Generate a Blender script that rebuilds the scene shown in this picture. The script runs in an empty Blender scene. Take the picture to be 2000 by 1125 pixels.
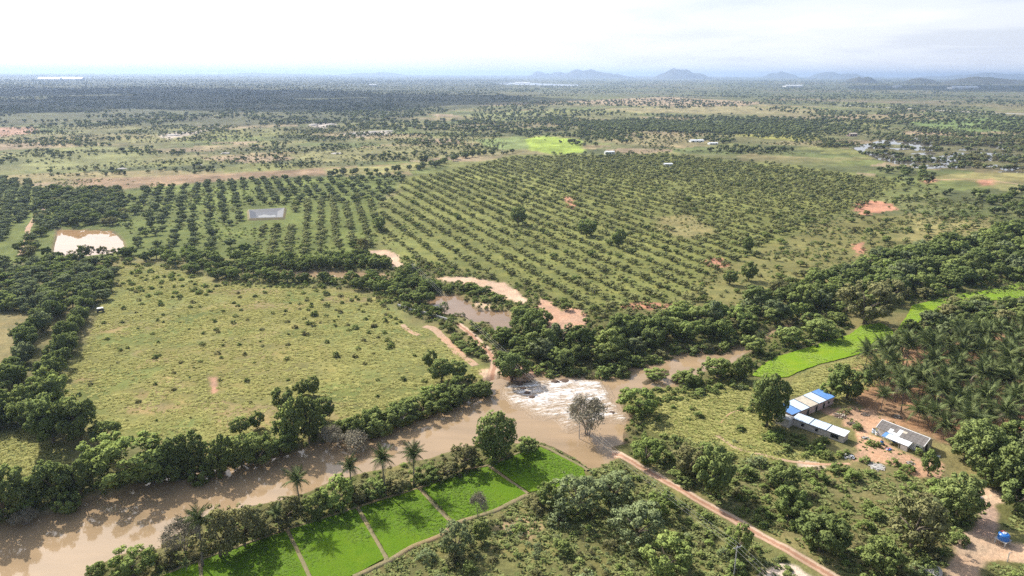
import bpy, bmesh, math, random
import numpy as np
from mathutils import Vector, Matrix

# ------------------------------------------------------------------ camera, sky, sun, exposure
S = bpy.context.scene
COL = S.collection
F_PX, CX, CY = 1351.0, 1000.0, 562.5          # photograph's focal length and centre, in its own pixels
CAM_H, PITCH, ROLL = 110.0, math.radians(17.15), math.radians(0.28)
SUN_EL, SUN_AZ = math.radians(41.0), math.radians(-43.0)   # azimuth from +Y towards +X
EXPOSURE = 0.42
SUN_STRENGTH, SKY_STRENGTH = 4.2, 0.11
HAZE_DENSITY = 7.2e-5

fwd = np.array([0, math.cos(PITCH), -math.sin(PITCH)])
up0 = np.array([0, math.sin(PITCH), math.cos(PITCH)])
rt0 = np.array([1.0, 0, 0])
RT = rt0 * math.cos(ROLL) + up0 * math.sin(ROLL)
UP = up0 * math.cos(ROLL) - rt0 * math.sin(ROLL)

cam_d = bpy.data.cameras.new('camera')
cam_d.sensor_width = 36.0
cam_d.lens = 36.0 * F_PX / 2000.0
cam_d.clip_start, cam_d.clip_end = 1.0, 150000.0
cam = bpy.data.objects.new('camera', cam_d)
COL.objects.link(cam)
m = Matrix.Identity(4)
for i in range(3):
    m[i][0], m[i][1], m[i][2] = RT[i], UP[i], -fwd[i]
m[2][3] = CAM_H
cam.matrix_world = m
S.camera = cam

S.render.engine = 'CYCLES'
S.cycles.max_bounces = 6
S.cycles.diffuse_bounces = 2
S.cycles.glossy_bounces = 2
S.cycles.transmission_bounces = 3
S.cycles.volume_bounces = 1
S.cycles.transparent_max_bounces = 4
S.cycles.caustics_reflective = False
S.cycles.caustics_refractive = False
S.cycles.sample_clamp_indirect = 4.0
S.cycles.use_denoising = False
S.cycles.use_adaptive_sampling = False
S.view_settings.view_transform = 'Standard'
S.view_settings.look = 'None'
S.view_settings.gamma = 1.0
S.view_settings.use_curve_mapping = False
S.view_settings.exposure = EXPOSURE


class N:
    """small node helper"""
    def __init__(self, tree):
        self.t = tree
        tree.nodes.clear()
    def __call__(self, kind, **kw):
        n = self.t.nodes.new(kind)
        for k, v in kw.items():
            if k == 'ins':
                for a, b in v.items():
                    if isinstance(b, bpy.types.NodeSocket):
                        self.t.links.new(b, n.inputs[a])
                    else:
                        n.inputs[a].default_value = b
            else:
                setattr(n, k, v)
        return n
    def link(self, a, b):
        self.t.links.new(a, b)
    def ramp(self, fac, stops, interp='LINEAR'):
        n = self.t.nodes.new('ShaderNodeValToRGB')
        cr = n.color_ramp
        cr.interpolation = interp
        while len(cr.elements) < len(stops):
            cr.elements.new(0.5)
        for e, (p, c) in zip(cr.elements, stops):
            e.position = p
            e.color = (*c, 1) if len(c) == 3 else c
        self.t.links.new(fac, n.inputs[0])
        return n.outputs[0]
    def mix(self, fac, a, b, mode='MIX'):
        n = self.t.nodes.new('ShaderNodeMix')
        n.data_type = 'RGBA'
        n.blend_type = mode
        for sock, v in ((n.inputs[0], fac), (n.inputs[6], a), (n.inputs[7], b)):
            if isinstance(v, bpy.types.NodeSocket):
                self.t.links.new(v, sock)
            elif isinstance(v, (int, float)):
                sock.default_value = v
            else:
                sock.default_value = (*v, 1)
        return n.outputs[2]
    def math(self, op, a, b=None, c=None, clamp=False):
        n = self.t.nodes.new('ShaderNodeMath')
        n.operation = op
        n.use_clamp = clamp
        for i, v in enumerate((a, b, c)):
            if v is None:
                continue
            if isinstance(v, bpy.types.NodeSocket):
                self.t.links.new(v, n.inputs[i])
            else:
                n.inputs[i].default_value = v
        return n.outputs[0]
    def noise(self, vec, scale, detail=3.0, rough=0.55, dist=0.0):
        n = self.t.nodes.new('ShaderNodeTexNoise')
        n.inputs['Scale'].default_value = scale
        n.inputs['Detail'].default_value = detail
        n.inputs['Roughness'].default_value = rough
        n.inputs['Distortion'].default_value = dist
        if vec is not None:
            self.t.links.new(vec, n.inputs['Vector'])
        return n.outputs[0]


world = bpy.data.worlds.new('World')
S.world = world
world.use_nodes = True
q = N(world.node_tree)
sky = q('ShaderNodeTexSky', sky_type='NISHITA', sun_disc=False, sun_elevation=SUN_EL,
        sun_rotation=SUN_AZ, air_density=1.0, dust_density=2.2, ozone_density=1.0, altitude=600.0)
geo = q('ShaderNodeTexCoord')
sep = q('ShaderNodeSeparateXYZ', ins={0: geo.outputs['Generated']})
zz = q.math('ADD', q.math('MAXIMUM', sep.outputs[2], 0.0), 0.09)
px = q.math('DIVIDE', sep.outputs[0], zz)
py = q.math('DIVIDE', sep.outputs[1], zz)
pv = q('ShaderNodeCombineXYZ', ins={0: px, 1: py, 2: 0.0})
c1 = q.noise(pv.outputs[0], 0.55, 7.0, 0.58, 0.35)
c2 = q.noise(pv.outputs[0], 0.13, 2.0, 0.5)
cl = q.math('ADD', q.math('MULTIPLY', c1, 0.75), q.math('MULTIPLY', c2, 0.45))
cloud = q.ramp(cl, [(0.50, (0.0, 0.0, 0.0)), (0.63, (0.45, 0.45, 0.45)), (0.76, (0.8, 0.8, 0.8))], 'EASE')
skyc = q('ShaderNodeVectorMath', operation='SCALE', ins={0: sky.outputs[0], 'Scale': SKY_STRENGTH})
# thick low haze: white towards the sun's side, blue-grey away from it, thinning upwards
sd_ = q('ShaderNodeVectorMath', operation='DOT_PRODUCT', ins={0: geo.outputs['Generated'], 1: (math.sin(SUN_AZ), math.cos(SUN_AZ), 0.0)})
hz_ = q.ramp(q.math('MULTIPLY_ADD', sd_.outputs['Value'], 0.5, 0.5), [(0.0, (0.50, 0.56, 0.70)), (0.60, (0.66, 0.69, 0.79)), (0.80, (0.78, 0.80, 0.87)), (0.93, (0.97, 0.97, 0.99)), (1.0, (1.15, 1.12, 1.10))])
thick = q.math('POWER', 2.718, q.math('MULTIPLY', q.math('MAXIMUM', sep.outputs[2], 0.0), -4.2))
skym = q.mix(q.math('MULTIPLY', thick, 0.93), skyc.outputs[0], hz_)
skym = q.mix(q.math('MULTIPLY', cloud, q.math('MULTIPLY_ADD', thick, 0.75, 0.15)), skym, (0.98, 0.98, 1.0))
# bright veil round the sun
sv = q('ShaderNodeVectorMath', operation='DOT_PRODUCT', ins={0: geo.outputs['Generated'], 1: tuple(
    (math.sin(SUN_AZ) * math.cos(SUN_EL), math.cos(SUN_AZ) * math.cos(SUN_EL), math.sin(SUN_EL)))})
glow = q.math('MULTIPLY', q.math('POWER', q.math('MAXIMUM', sv.outputs['Value'], 0.0), 9.0), 2.2)
gl = q('ShaderNodeVectorMath', operation='SCALE', ins={0: (1.0, 0.97, 0.93), 'Scale': glow})
skym = q('ShaderNodeVectorMath', operation='ADD', ins={0: skym, 1: gl.outputs[0]}).outputs[0]
bg = q('ShaderNodeBackground', ins={0: skym, 1: 1.0})
q.link(bg.outputs[0], q('ShaderNodeOutputWorld').inputs[0])

sun_d = bpy.data.lights.new('sun', 'SUN')
sun_d.energy = SUN_STRENGTH
sun_d.angle = math.radians(0.53)
sun_d.color = (1.0, 0.945, 0.86)
sun = bpy.data.objects.new('sun', sun_d)
COL.objects.link(sun)
SUN_DIR = Vector((math.sin(SUN_AZ) * math.cos(SUN_EL), math.cos(SUN_AZ) * math.cos(SUN_EL), math.sin(SUN_EL)))
sun.rotation_euler = SUN_DIR.to_track_quat('Z', 'Y').to_euler()
sun.location = (0, 0, 900)

# ------------------------------------------------------------------ layout helpers
def G(x, y, z=0.0):
    """the ground point (height z) that the photograph shows at (x, y)"""
    d = (x - CX) * RT + F_PX * fwd + (CY - y) * UP
    dz = min(d[2], -1.2)
    t = (z - CAM_H) / dz
    return np.array([d[0] * t, d[1] * t])


def GP(pts, z=0.0):
    return np.array([G(x, y, z) for x, y in pts])


def PX(p):
    """ground points (n,3) -> photograph pixels (n,2) and depth"""
    p = np.asarray(p, float) - np.array([0, 0, CAM_H])
    d = p @ fwd
    dd = np.maximum(d, 0.01)
    return np.stack([CX + F_PX * (p @ RT) / dd, CY - F_PX * (p @ UP) / dd], -1), d


def inside(P, poly):
    x, y = P[:, 0], P[:, 1]
    r = np.zeros(len(P), bool)
    n = len(poly)
    for i in range(n):
        x0, y0 = poly[i]
        x1, y1 = poly[(i + 1) % n]
        c = (y0 > y) != (y1 > y)
        with np.errstate(divide='ignore', invalid='ignore'):
            r ^= c & (x < (x1 - x0) * (y - y0) / (y1 - y0 + 1e-30) + x0)
    return r


def sdist(P, poly, reach=60.0):
    """signed distance to a polygon, negative inside; +reach for points far away"""
    out = np.full(len(P), reach)
    lo, hi = poly.min(0) - reach, poly.max(0) + reach
    k = np.where((P[:, 0] > lo[0]) & (P[:, 0] < hi[0]) & (P[:, 1] > lo[1]) & (P[:, 1] < hi[1]))[0]
    if not len(k):
        return out
    Q = P[k]
    best = np.full(len(k), 1e18)
    n = len(poly)
    for i in range(n):
        a, b = poly[i], poly[(i + 1) % n]
        ab = b - a
        t = np.clip(((Q - a) @ ab) / (ab @ ab + 1e-12), 0, 1)
        d = Q - a - t[:, None] * ab
        best = np.minimum(best, (d * d).sum(1))
    d = np.sqrt(best)
    d[inside(Q, poly)] *= -1
    out[k] = np.minimum(d, reach)
    return out


def _hash(ix, iy, s):
    h = (ix.astype(np.int64) * 374761393 + iy.astype(np.int64) * 668265263 + s * 2147483647) & 0x7fffffff
    h = ((h ^ (h >> 13)) * 1274126177) & 0x7fffffff
    return ((h ^ (h >> 16)) & 0xffff) / 65535.0


def vnoise(x, y, s=0):
    ix, iy = np.floor(x), np.floor(y)
    fx, fy = x - ix, y - iy
    fx, fy = fx * fx * (3 - 2 * fx), fy * fy * (3 - 2 * fy)
    a, b = _hash(ix, iy, s), _hash(ix + 1, iy, s)
    c, d = _hash(ix, iy + 1, s), _hash(ix + 1, iy + 1, s)
    return (a * (1 - fx) + b * fx) * (1 - fy) + (c * (1 - fx) + d * fx) * fy


def fbm(x, y, s=0, o=4):
    r, a, t = 0, 0.5, 0
    for i in range(o):
        r = r + a * vnoise(x, y, s + i * 17)
        t += a
        a *= 0.5
        x, y = x * 2.03 + 11.3, y * 2.03 - 7.1
    return r / t


def sstep(a, b, x):
    t = np.clip((x - a) / (b - a), 0, 1)
    return t * t * (3 - 2 * t)


# ------------------------------------------------------------------ where things are (photograph pixels)
RIVER = [(-90, 1072), (0, 1030), (60, 1012), (120, 1000), (180, 974), (235, 965), (300, 938), (345, 927), (400, 920),
         (480, 905), (560, 890), (620, 868), (690, 856), (730, 842), (776, 818), (850, 795), (915, 772), (953, 760),
         (950, 746), (972, 738), (1000, 745), (1025, 747), (1046, 738), (1062, 728), (1090, 727), (1130, 733), (1165, 735),
         (1210, 732), (1240, 714), (1270, 700), (1300, 690), (1350, 687), (1400, 681), (1450, 676), (1500, 650), (1545, 634),
         (1550, 640), (1505, 660), (1462, 688), (1440, 700), (1420, 715), (1380, 722), (1350, 745), (1340, 755), (1290, 757),
         (1240, 762), (1205, 768), (1215, 800), (1236, 818), (1218, 834), (1220, 868), (1196, 872), (1200, 893), (1182, 908),
         (1150, 917), (1128, 897), (1096, 881), (1064, 866), (1035, 868), (1000, 866), (940, 868), (885, 880), (850, 891), (800, 903),
         (750, 915), (700, 926), (640, 943), (600, 960), (560, 973), (520, 983), (470, 993), (430, 998), (372, 1020),
         (342, 1045), (312, 1070), (270, 1075), (225, 1086), (190, 1106), (150, 1145), (90, 1210), (-160, 1210)]
POND_MID = [(834, 577), (890, 578), (918, 594), (930, 608), (990, 609), (1002, 632), (1010, 650), (966, 652), (962, 634),
            (920, 628), (912, 620), (870, 614), (850, 600), (836, 590)]
STREAM = [(520, 532), (600, 530), (650, 530), (752, 535), (760, 550), (690, 544), (600, 541), (528, 542)]
POND_LEFT = [(112, 449), (215, 451), (228, 460), (240, 472), (243, 488), (226, 493), (205, 498), (108, 503), (104, 490), (110, 470)]
MARSH = [(1690, 290), (1740, 276), (1800, 270), (2080, 276), (2080, 336), (1900, 332), (1800, 326), (1745, 312)]
LAKE = [(960, 162), (1020, 161), (1080, 164), (1132, 165), (1128, 168), (1060, 167), (990, 166)]
ISLETS = [[(1252, 748), (1268, 738), (1290, 724), (1306, 722), (1308, 732), (1285, 742), (1262, 753)],
          [(1308, 744), (1325, 732), (1342, 727), (1346, 738), (1336, 748), (1318, 750)]]
WATERS = {'river': (RIVER, -1.2), 'mid': (POND_MID, -0.9), 'stream': (STREAM, -0.8), 'left': (POND_LEFT, -0.9)}
WPOLY = {k: GP(v, l) for k, (v, l) in WATERS.items()}
MARSH_W, LAKE_W = GP(MARSH), GP(LAKE)
ISL_W = [GP(p, -1.2) for p in ISLETS]


def height(P):
    P = np.asarray(P, float)
    x, y = P[:, 0], P[:, 1]
    r = np.hypot(x, y)
    far = sstep(500, 2500, r)
    z = far * (fbm(x / 900, y / 900, 5, 3) - 0.5) * 16.0
    z += sstep(3000, 12000, r) * (fbm(x / 5000, y / 5000, 9, 3) - 0.45) * 45.0
    z += sstep(6000, 26000, r) * 55.0
    z += 0.35 * (1 - far) * (fbm(x / 14, y / 14, 3, 2) - 0.5) * sstep(60, 140, r)
    for k, (v, L) in WATERS.items():
        sd = sdist(P, WPOLY[k], 12.0)
        n = 1.6 * (fbm(x / 5.0, y / 5.0, 21, 3) - 0.5)
        near = sd < 11.9
        zz = np.maximum(L + 0.55 * (sd + n), L - 1.6)
        z = np.where(near, np.minimum(z, zz), z)
    for pw in ISL_W:
        sd = sdist(P, pw, 8.0)
        z = np.where(sd < 1.0, np.maximum(z, -1.2 - 0.45 * sd), z)
    sd = sdist(P, MARSH_W, 60.0)
    mk = sstep(25, -25, sd)
    z = z * (1 - mk) + mk * (1.15 * (fbm(x / 45, y / 30, 31, 4) - 0.50) * 4.0)
    sd = sdist(P, LAKE_W, 300.0)
    z = np.where(sd < 250, np.minimum(z, sd * 0.05 - 1.0), z)
    return z


def H1(p):
    return float(height(np.array([[p[0], p[1]]]))[0])


# ------------------------------------------------------------------ materials
MATS = {}


def mat(name):
    mm = bpy.data.materials.new(name)
    mm.use_nodes = True
    MATS[name] = mm
    return mm, N(mm.node_tree)


def finish(qq, sh):
    qq.link(sh, qq('ShaderNodeOutputMaterial').inputs[0])


def simple(name, col, rough=0.8, var=0.25, scale=1.5, bump=0.0, spec=0.3, metal=0.0):
    mm, qq = mat(name)
    tc = qq('ShaderNodeTexCoord')
    n = qq.noise(tc.outputs['Object'], scale, 5.0, 0.65)
    c = qq.mix(1.0, col, qq.ramp(n, [(0.25, (1 - var,) * 3), (0.75, (1 + var,) * 3)]), 'MULTIPLY')
    b = qq('ShaderNodeBsdfPrincipled', ins={'Base Color': c, 'Roughness': rough, 'Metallic': metal, 'Specular IOR Level': spec})
    if bump:
        bp = qq('ShaderNodeBump', ins={'Strength': 0.6, 'Distance': bump, 'Height': n})
        qq.link(bp.outputs[0], b.inputs['Normal'])
    finish(qq, b.outputs[0])
    return mm


def leaf_mat(name, col, col2, trans=0.5, gloss=0.0, rv=0.4, soft=0.6, up=0.0):
    """foliage: per-leaf and per-plant variation between two leaf colours; leaves of a clump share its rounded normal"""
    mm, qq = mat(name)
    oi = qq('ShaderNodeObjectInfo')
    at = qq('ShaderNodeAttribute', attribute_name='lv')
    on = qq('ShaderNodeAttribute', attribute_name='on')
    ge = qq('ShaderNodeNewGeometry')
    f = qq.math('ADD', qq.math('MULTIPLY', oi.outputs['Random'], 0.5), qq.math('MULTIPLY', at.outputs['Fac'], 0.5))
    c = qq.mix(f, col, col2)
    hs = qq('ShaderNodeHueSaturation', ins={'Color': c, 'Saturation': 0.80,
            'Value': qq.math('ADD', 1.0 - rv / 2, qq.math('MULTIPLY', qq.math('FRACT', qq.math('MULTIPLY', oi.outputs['Random'], 7.31)), rv))})
    vt = qq('ShaderNodeVectorTransform', vector_type='NORMAL', convert_from='OBJECT', convert_to='WORLD', ins={0: on.outputs['Vector']})
    a_ = qq('ShaderNodeVectorMath', operation='SCALE', ins={0: vt.outputs[0], 'Scale': soft})
    b_ = qq('ShaderNodeVectorMath', operation='SCALE', ins={0: ge.outputs['Normal'], 'Scale': 1.0 - soft})
    nn = qq('ShaderNodeVectorMath', operation='ADD', ins={0: a_.outputs[0], 1: b_.outputs[0]})
    if up:
        nn = qq('ShaderNodeVectorMath', operation='ADD', ins={0: nn.outputs[0], 1: (0, 0, up)})
    nn = qq('ShaderNodeVectorMath', operation='NORMALIZE', ins={0: nn.outputs[0]})
    d = qq('ShaderNodeBsdfDiffuse', ins={0: hs.outputs[0], 'Normal': nn.outputs[0]})
    tcol = qq.mix(1.0, hs.outputs[0], (1.15, 1.12, 0.75), 'MULTIPLY')
    ng = qq('ShaderNodeVectorMath', operation='SCALE', ins={0: nn.outputs[0], 'Scale': -1.0})
    t = qq('ShaderNodeBsdfTranslucent', ins={0: tcol, 'Normal': ng.outputs[0]})
    a = qq('ShaderNodeMixShader', ins={0: trans, 1: d.outputs[0], 2: t.outputs[0]})
    if gloss:
        g = qq('ShaderNodeBsdfGlossy', ins={0: (1, 1, 1, 1), 'Roughness': 0.6, 'Normal': nn.outputs[0]})
        a = qq('ShaderNodeMixShader', ins={0: gloss, 1: a.outputs[0], 2: g.outputs[0]})
    finish(qq, a.outputs[0])
    return mm


leaf_mat('leaf_dark', (0.150, 0.227, 0.059), (0.288, 0.355, 0.094))
leaf_mat('leaf_green', (0.192, 0.292, 0.062), (0.337, 0.407, 0.100))
leaf_mat('leaf_lime', (0.235, 0.355, 0.057), (0.344, 0.444, 0.095))
leaf_mat('leaf_olive', (0.236, 0.252, 0.099), (0.347, 0.319, 0.147))
leaf_mat('leaf_acacia', (0.245, 0.337, 0.147), (0.372, 0.447, 0.217))
leaf_mat('leaf_mango', (0.162, 0.224, 0.105), (0.277, 0.331, 0.160))
leaf_mat('leaf_orchard', (0.271, 0.331, 0.118), (0.425, 0.432, 0.179))
leaf_mat('leaf_palm', (0.133, 0.206, 0.051), (0.281, 0.339, 0.109), gloss=0.02, soft=0.0)
leaf_mat('leaf_dry', (0.270, 0.235, 0.155), (0.380, 0.330, 0.225), trans=0.15, soft=0.0)
leaf_mat('leaf_far', (0.154, 0.210, 0.083), (0.279, 0.326, 0.131), rv=0.6)
leaf_mat('blade_meadow', (0.323, 0.337, 0.089), (0.444, 0.410, 0.132), soft=0.0, up=1.4)
leaf_mat('blade_scrub', (0.192, 0.266, 0.068), (0.312, 0.328, 0.116), soft=0.0, up=1.4)
leaf_mat('blade_rice', (0.132, 0.259, 0.007), (0.172, 0.305, 0.011), soft=0.0, up=2.0, rv=0.12)
leaf_mat('blade_field', (0.260, 0.430, 0.018), (0.330, 0.470, 0.030), soft=0.0, up=2.0, rv=0.2)
simple('bark', (0.17, 0.135, 0.10), 0.9, 0.4, 3.0)
simple('bark_grey', (0.26, 0.22, 0.185), 0.9, 0.3, 3.0)
simple('palm_bark', (0.20, 0.17, 0.14), 0.9, 0.3, 4.0)

# ground: land cover comes as one colour per place, the material adds grain, clumps and relief
mm, qq = mat('ground')
at = qq('ShaderNodeAttribute', attribute_name='cover')
ge = qq('ShaderNodeNewGeometry')
n1 = qq.noise(ge.outputs['Position'], 0.9, 4.0, 0.62)
n2 = qq.noise(ge.outputs['Position'], 0.11, 4.0, 0.6)
n3 = qq.noise(ge.outputs['Position'], 0.012, 4.0, 0.6)
v = qq.math('MULTIPLY', qq.math('ADD', 0.45, qq.math('MULTIPLY', n1, 1.1)), qq.math('ADD', 0.62, qq.math('MULTIPLY', n2, 0.76)))
v = qq.math('MULTIPLY', v, qq.math('ADD', 0.70, qq.math('MULTIPLY', n3, 0.6)))
c = qq('ShaderNodeVectorMath', operation='SCALE', ins={0: at.outputs['Color'], 'Scale': v})
hue = qq.mix(qq.ramp(n2, [(0.40, (0, 0, 0)), (0.66, (0.5, 0.5, 0.5))]), c.outputs[0],
             qq.mix(1.0, c.outputs[0], (1.22, 1.0, 0.86), 'MULTIPLY'))
b = qq('ShaderNodeBsdfPrincipled', ins={'Base Color': hue, 'Roughness': 0.95, 'Specular IOR Level': 0.1})
bp = qq('ShaderNodeBump', ins={'Strength': 0.7, 'Distance': 0.5, 'Height': n1})
qq.link(bp.outputs[0], b.inputs['Normal'])
finish(qq, b.outputs[0])

# muddy water
FLOW = math.atan2(*(G(940, 800) - G(100, 1060))[::-1])
def water_mat(name, col, rough=0.07, wave=0.02, scale=0.8):
    mm, qq = mat(name)
    ge = qq('ShaderNodeNewGeometry')
    mp = qq('ShaderNodeMapping', ins={0: ge.outputs['Position'], 'Rotation': (0, 0, -FLOW), 'Scale': (0.22, 1.0, 1.0)})
    n = qq.noise(mp.outputs[0], scale, 4.0, 0.6)
    n2 = qq.noise(mp.outputs[0], 0.12, 4.0, 0.6, 0.5)
    c = qq.mix(1.0, col, qq.ramp(n2, [(0.3, (0.84, 0.84, 0.82)), (0.7, (1.14, 1.12, 1.08))]), 'MULTIPLY')
    b = qq('ShaderNodeBsdfPrincipled', ins={'Base Color': c, 'Roughness': rough, 'IOR': 1.333, 'Specular IOR Level': 0.5})
    bp = qq('ShaderNodeBump', ins={'Strength': 0.35, 'Distance': wave, 'Height': n})
    qq.link(bp.outputs[0], b.inputs['Normal'])
    finish(qq, b.outputs[0])
water_mat('water_muddy', (0.355, 0.250, 0.148), 0.06)
water_mat('water_pond', (0.40, 0.25, 0.13), 0.02, 0.004)
water_mat('water_brown', (0.26, 0.17, 0.10), 0.05)
water_mat('water_marsh', (0.16, 0.14, 0.11), 0.05)
water_mat('water_lake', (0.25, 0.25, 0.24), 0.12)

# white water of the rapids
mm, qq = mat('white_water')
at = qq('ShaderNodeAttribute', attribute_name='foam')
ge = qq('ShaderNodeNewGeometry')
mp = qq('ShaderNodeMapping', ins={0: ge.outputs['Position'], 'Rotation': (0, 0, 0.5), 'Scale': (0.55, 1.5, 1.0)})
n = qq.noise(mp.outputs[0], 1.5, 6.0, 0.72, 0.8)
f = qq.math('ADD', at.outputs['Fac'], qq.math('MULTIPLY', qq.math('SUBTRACT', n, 0.5), 1.9), clamp=True)
c = qq.ramp(f, [(0.24, (0.35, 0.25, 0.155)), (0.42, (0.50, 0.41, 0.31)), (0.58, (0.60, 0.53, 0.46)), (0.80, (0.80, 0.78, 0.76))])
b = qq('ShaderNodeBsdfPrincipled', ins={'Base Color': c, 'Roughness': 0.35, 'IOR': 1.333})
bp = qq('ShaderNodeBump', ins={'Strength': 0.8, 'Distance': 0.25, 'Height': n})
qq.link(bp.outputs[0], b.inputs['Normal'])
finish(qq, b.outputs[0])

# earth roads: across-road coordinate gives two worn, paler wheel tracks
mm, qq = mat('dirt_road')
at = qq('ShaderNodeAttribute', attribute_name='across')
ge = qq('ShaderNodeNewGeometry')
n = qq.noise(ge.outputs['Position'], 0.9, 5.0, 0.65)
n2 = qq.noise(ge.outputs['Position'], 0.12, 3.0, 0.6)
ac = qq.math('ADD', at.outputs['Fac'], qq.math('MULTIPLY', qq.math('SUBTRACT', n, 0.5), 0.35))
tr = qq.ramp(ac, [(0.0, (0.24, 0.19, 0.11)), (0.16, (0.46, 0.33, 0.22)), (0.30, (0.60, 0.45, 0.32)), (0.44, (0.42, 0.24, 0.155)),
                  (0.62, (0.40, 0.22, 0.14)), (0.76, (0.55, 0.38, 0.26)), (0.9, (0.40, 0.25, 0.16)), (1.0, (0.24, 0.18, 0.10))])
c = qq.mix(1.0, tr, qq.ramp(n2, [(0.3, (0.8, 0.8, 0.8)), (0.7, (1.15, 1.15, 1.15))]), 'MULTIPLY')
b = qq('ShaderNodeBsdfPrincipled', ins={'Base Color': c, 'Roughness': 0.95, 'Specular IOR Level': 0.1})
bp = qq('ShaderNodeBump', ins={'Strength': 0.7, 'Distance': 0.25, 'Height': n})
qq.link(bp.outputs[0], b.inputs['Normal'])
finish(qq, b.outputs[0])

def field_mat(name, ca, cb, scale=0.35, bump=0.25):
    mm, qq = mat(name)
    ge = qq('ShaderNodeNewGeometry')
    n = qq.noise(ge.outputs['Position'], scale, 5.0, 0.7)
    n2 = qq.noise(ge.outputs['Position'], 3.0, 3.0, 0.7)
    c = qq.mix(qq.ramp(n, [(0.3, (0, 0, 0)), (0.7, (1, 1, 1))]), ca, cb)
    c = qq.mix(1.0, c, qq.ramp(n2, [(0.3, (0.75,) * 3), (0.7, (1.2,) * 3)]), 'MULTIPLY')
    n3 = qq.noise(ge.outputs['Position'], 0.07, 3.0, 0.6, 0.5)
    c = qq.mix(qq.ramp(n3, [(0.46, (0, 0, 0)), (0.68, (0.55, 0.55, 0.55))]), c, qq.mix(1.0, c, (1.45, 1.12, 1.0), 'MULTIPLY'))
    b = qq('ShaderNodeBsdfPrincipled', ins={'Base Color': c, 'Roughness': 0.9, 'Specular IOR Level': 0.15})
    bp = qq('ShaderNodeBump', ins={'Strength': 0.7, 'Distance': bump, 'Height': n2})
    qq.link(bp.outputs[0], b.inputs['Normal'])
    finish(qq, b.outputs[0])
field_mat('rice', (0.090, 0.185, 0.004), (0.125, 0.215, 0.007))
field_mat('bright_grass', (0.165, 0.290, 0.010), (0.220, 0.330, 0.018))
field_mat('earth_bund', (0.30, 0.22, 0.14), (0.20, 0.20, 0.08), 0.5, 0.15)
field_mat('soil', (0.40, 0.26, 0.16), (0.52, 0.37, 0.25), 0.5, 0.2)
field_mat('hill_scrub', (0.055, 0.065, 0.035), (0.11, 0.10, 0.06), 0.004, 8.0)
simple('rock', (0.46, 0.42, 0.37), 0.9, 0.35, 0.3, 0.4)
simple('plaster', (0.56, 0.50, 0.44), 0.85, 0.25, 1.2)
simple('plaster_pink', (0.55, 0.40, 0.36), 0.85, 0.2, 1.2)
simple('white_paint', (0.78, 0.77, 0.74), 0.6, 0.12, 1.5)
simple('concrete', (0.48, 0.46, 0.42), 0.85, 0.2, 2.0)
simple('dark_opening', (0.02, 0.018, 0.016), 0.9, 0.2)
simple('sheet_blue', (0.14, 0.30, 0.62), 0.42, 0.22, 0.8, 0.0, 0.5)
simple('sheet_pale', (0.60, 0.70, 0.80), 0.42, 0.15, 0.8, 0.0, 0.5)
simple('sheet_white', (0.78, 0.79, 0.78), 0.45, 0.15, 0.8, 0.0, 0.5)
simple('sheet_rust', (0.56, 0.49, 0.38), 0.6, 0.3, 1.0)
simple('sheet_grey', (0.19, 0.17, 0.155), 0.75, 0.3, 1.0)
simple('steel', (0.35, 0.37, 0.40), 0.45, 0.15, 2.0, 0.0, 0.5, 0.6)
simple('tank_blue', (0.02, 0.16, 0.50), 0.4, 0.12, 2.0, 0.0, 0.5)
simple('cloth_red', (0.45, 0.10, 0.08), 0.8, 0.2)
simple('rubber', (0.03, 0.03, 0.03), 0.8, 0.2)
simple('wire', (0.55, 0.53, 0.48), 0.5, 0.05, 1.0, 0.0, 0.5, 0.5)
simple('liner', (0.055, 0.06, 0.075), 0.5, 0.2)
simple('cloud_white', (0.85, 0.85, 0.85), 1.0, 0.02)
simple('brush', (0.13, 0.085, 0.06), 0.95, 0.3)

# ------------------------------------------------------------------ object helpers
def new_mesh(name, V, Fc, mats=(), smooth=False, mi=None):
    me = bpy.data.meshes.new(name)
    me.from_pydata([tuple(v) for v in V], [], [tuple(f) for f in Fc])
    for k in mats:
        me.materials.append(MATS[k])
    if mi is not None:
        me.polygons.foreach_set('material_index', np.asarray(mi, np.int32))
    if smooth:
        me.polygons.foreach_set('use_smooth', np.ones(len(me.polygons), bool))
    me.update()
    return me


def fast_mesh(name, V, Fq, mats=(), smooth=False):
    """numpy arrays of vertices and of faces with one fixed corner count"""
    V = np.asarray(V, np.float32)
    Fq = np.asarray(Fq, np.int32)
    me = bpy.data.meshes.new(name)
    k = Fq.shape[1]
    me.vertices.add(len(V))
    me.vertices.foreach_set('co', V.ravel())
    me.loops.add(Fq.size)
    me.loops.foreach_set('vertex_index', Fq.ravel())
    me.polygons.add(len(Fq))
    me.polygons.foreach_set('loop_start', np.arange(0, Fq.size, k, dtype=np.int32))
    me.polygons.foreach_set('use_smooth', np.full(len(Fq), smooth))
    for x in mats:
        me.materials.append(MATS[x])
    me.update(calc_edges=True)
    return me


def obj(name, me, parent=None, loc=(0, 0, 0)):
    o = bpy.data.objects.new(name, me)
    COL.objects.link(o)
    o.location = loc
    if parent is not None:
        o.parent = parent
    return o


def tag(o, label, cat, group=None):
    o['label'] = label
    o['category'] = cat
    if group:
        o['group'] = group
    return o


def struct(o, kind='structure', label=None):
    o['kind'] = kind
    if label:
        o['label'] = label
    return o


def empty(name, loc, rz=0.0, scale=None):
    o = bpy.data.objects.new(name, None)
    COL.objects.link(o)
    o.location = loc
    o.rotation_euler = (0, 0, rz)
    o.empty_display_size = 0.2
    if scale is not None:
        o.scale = scale
    return o


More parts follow.
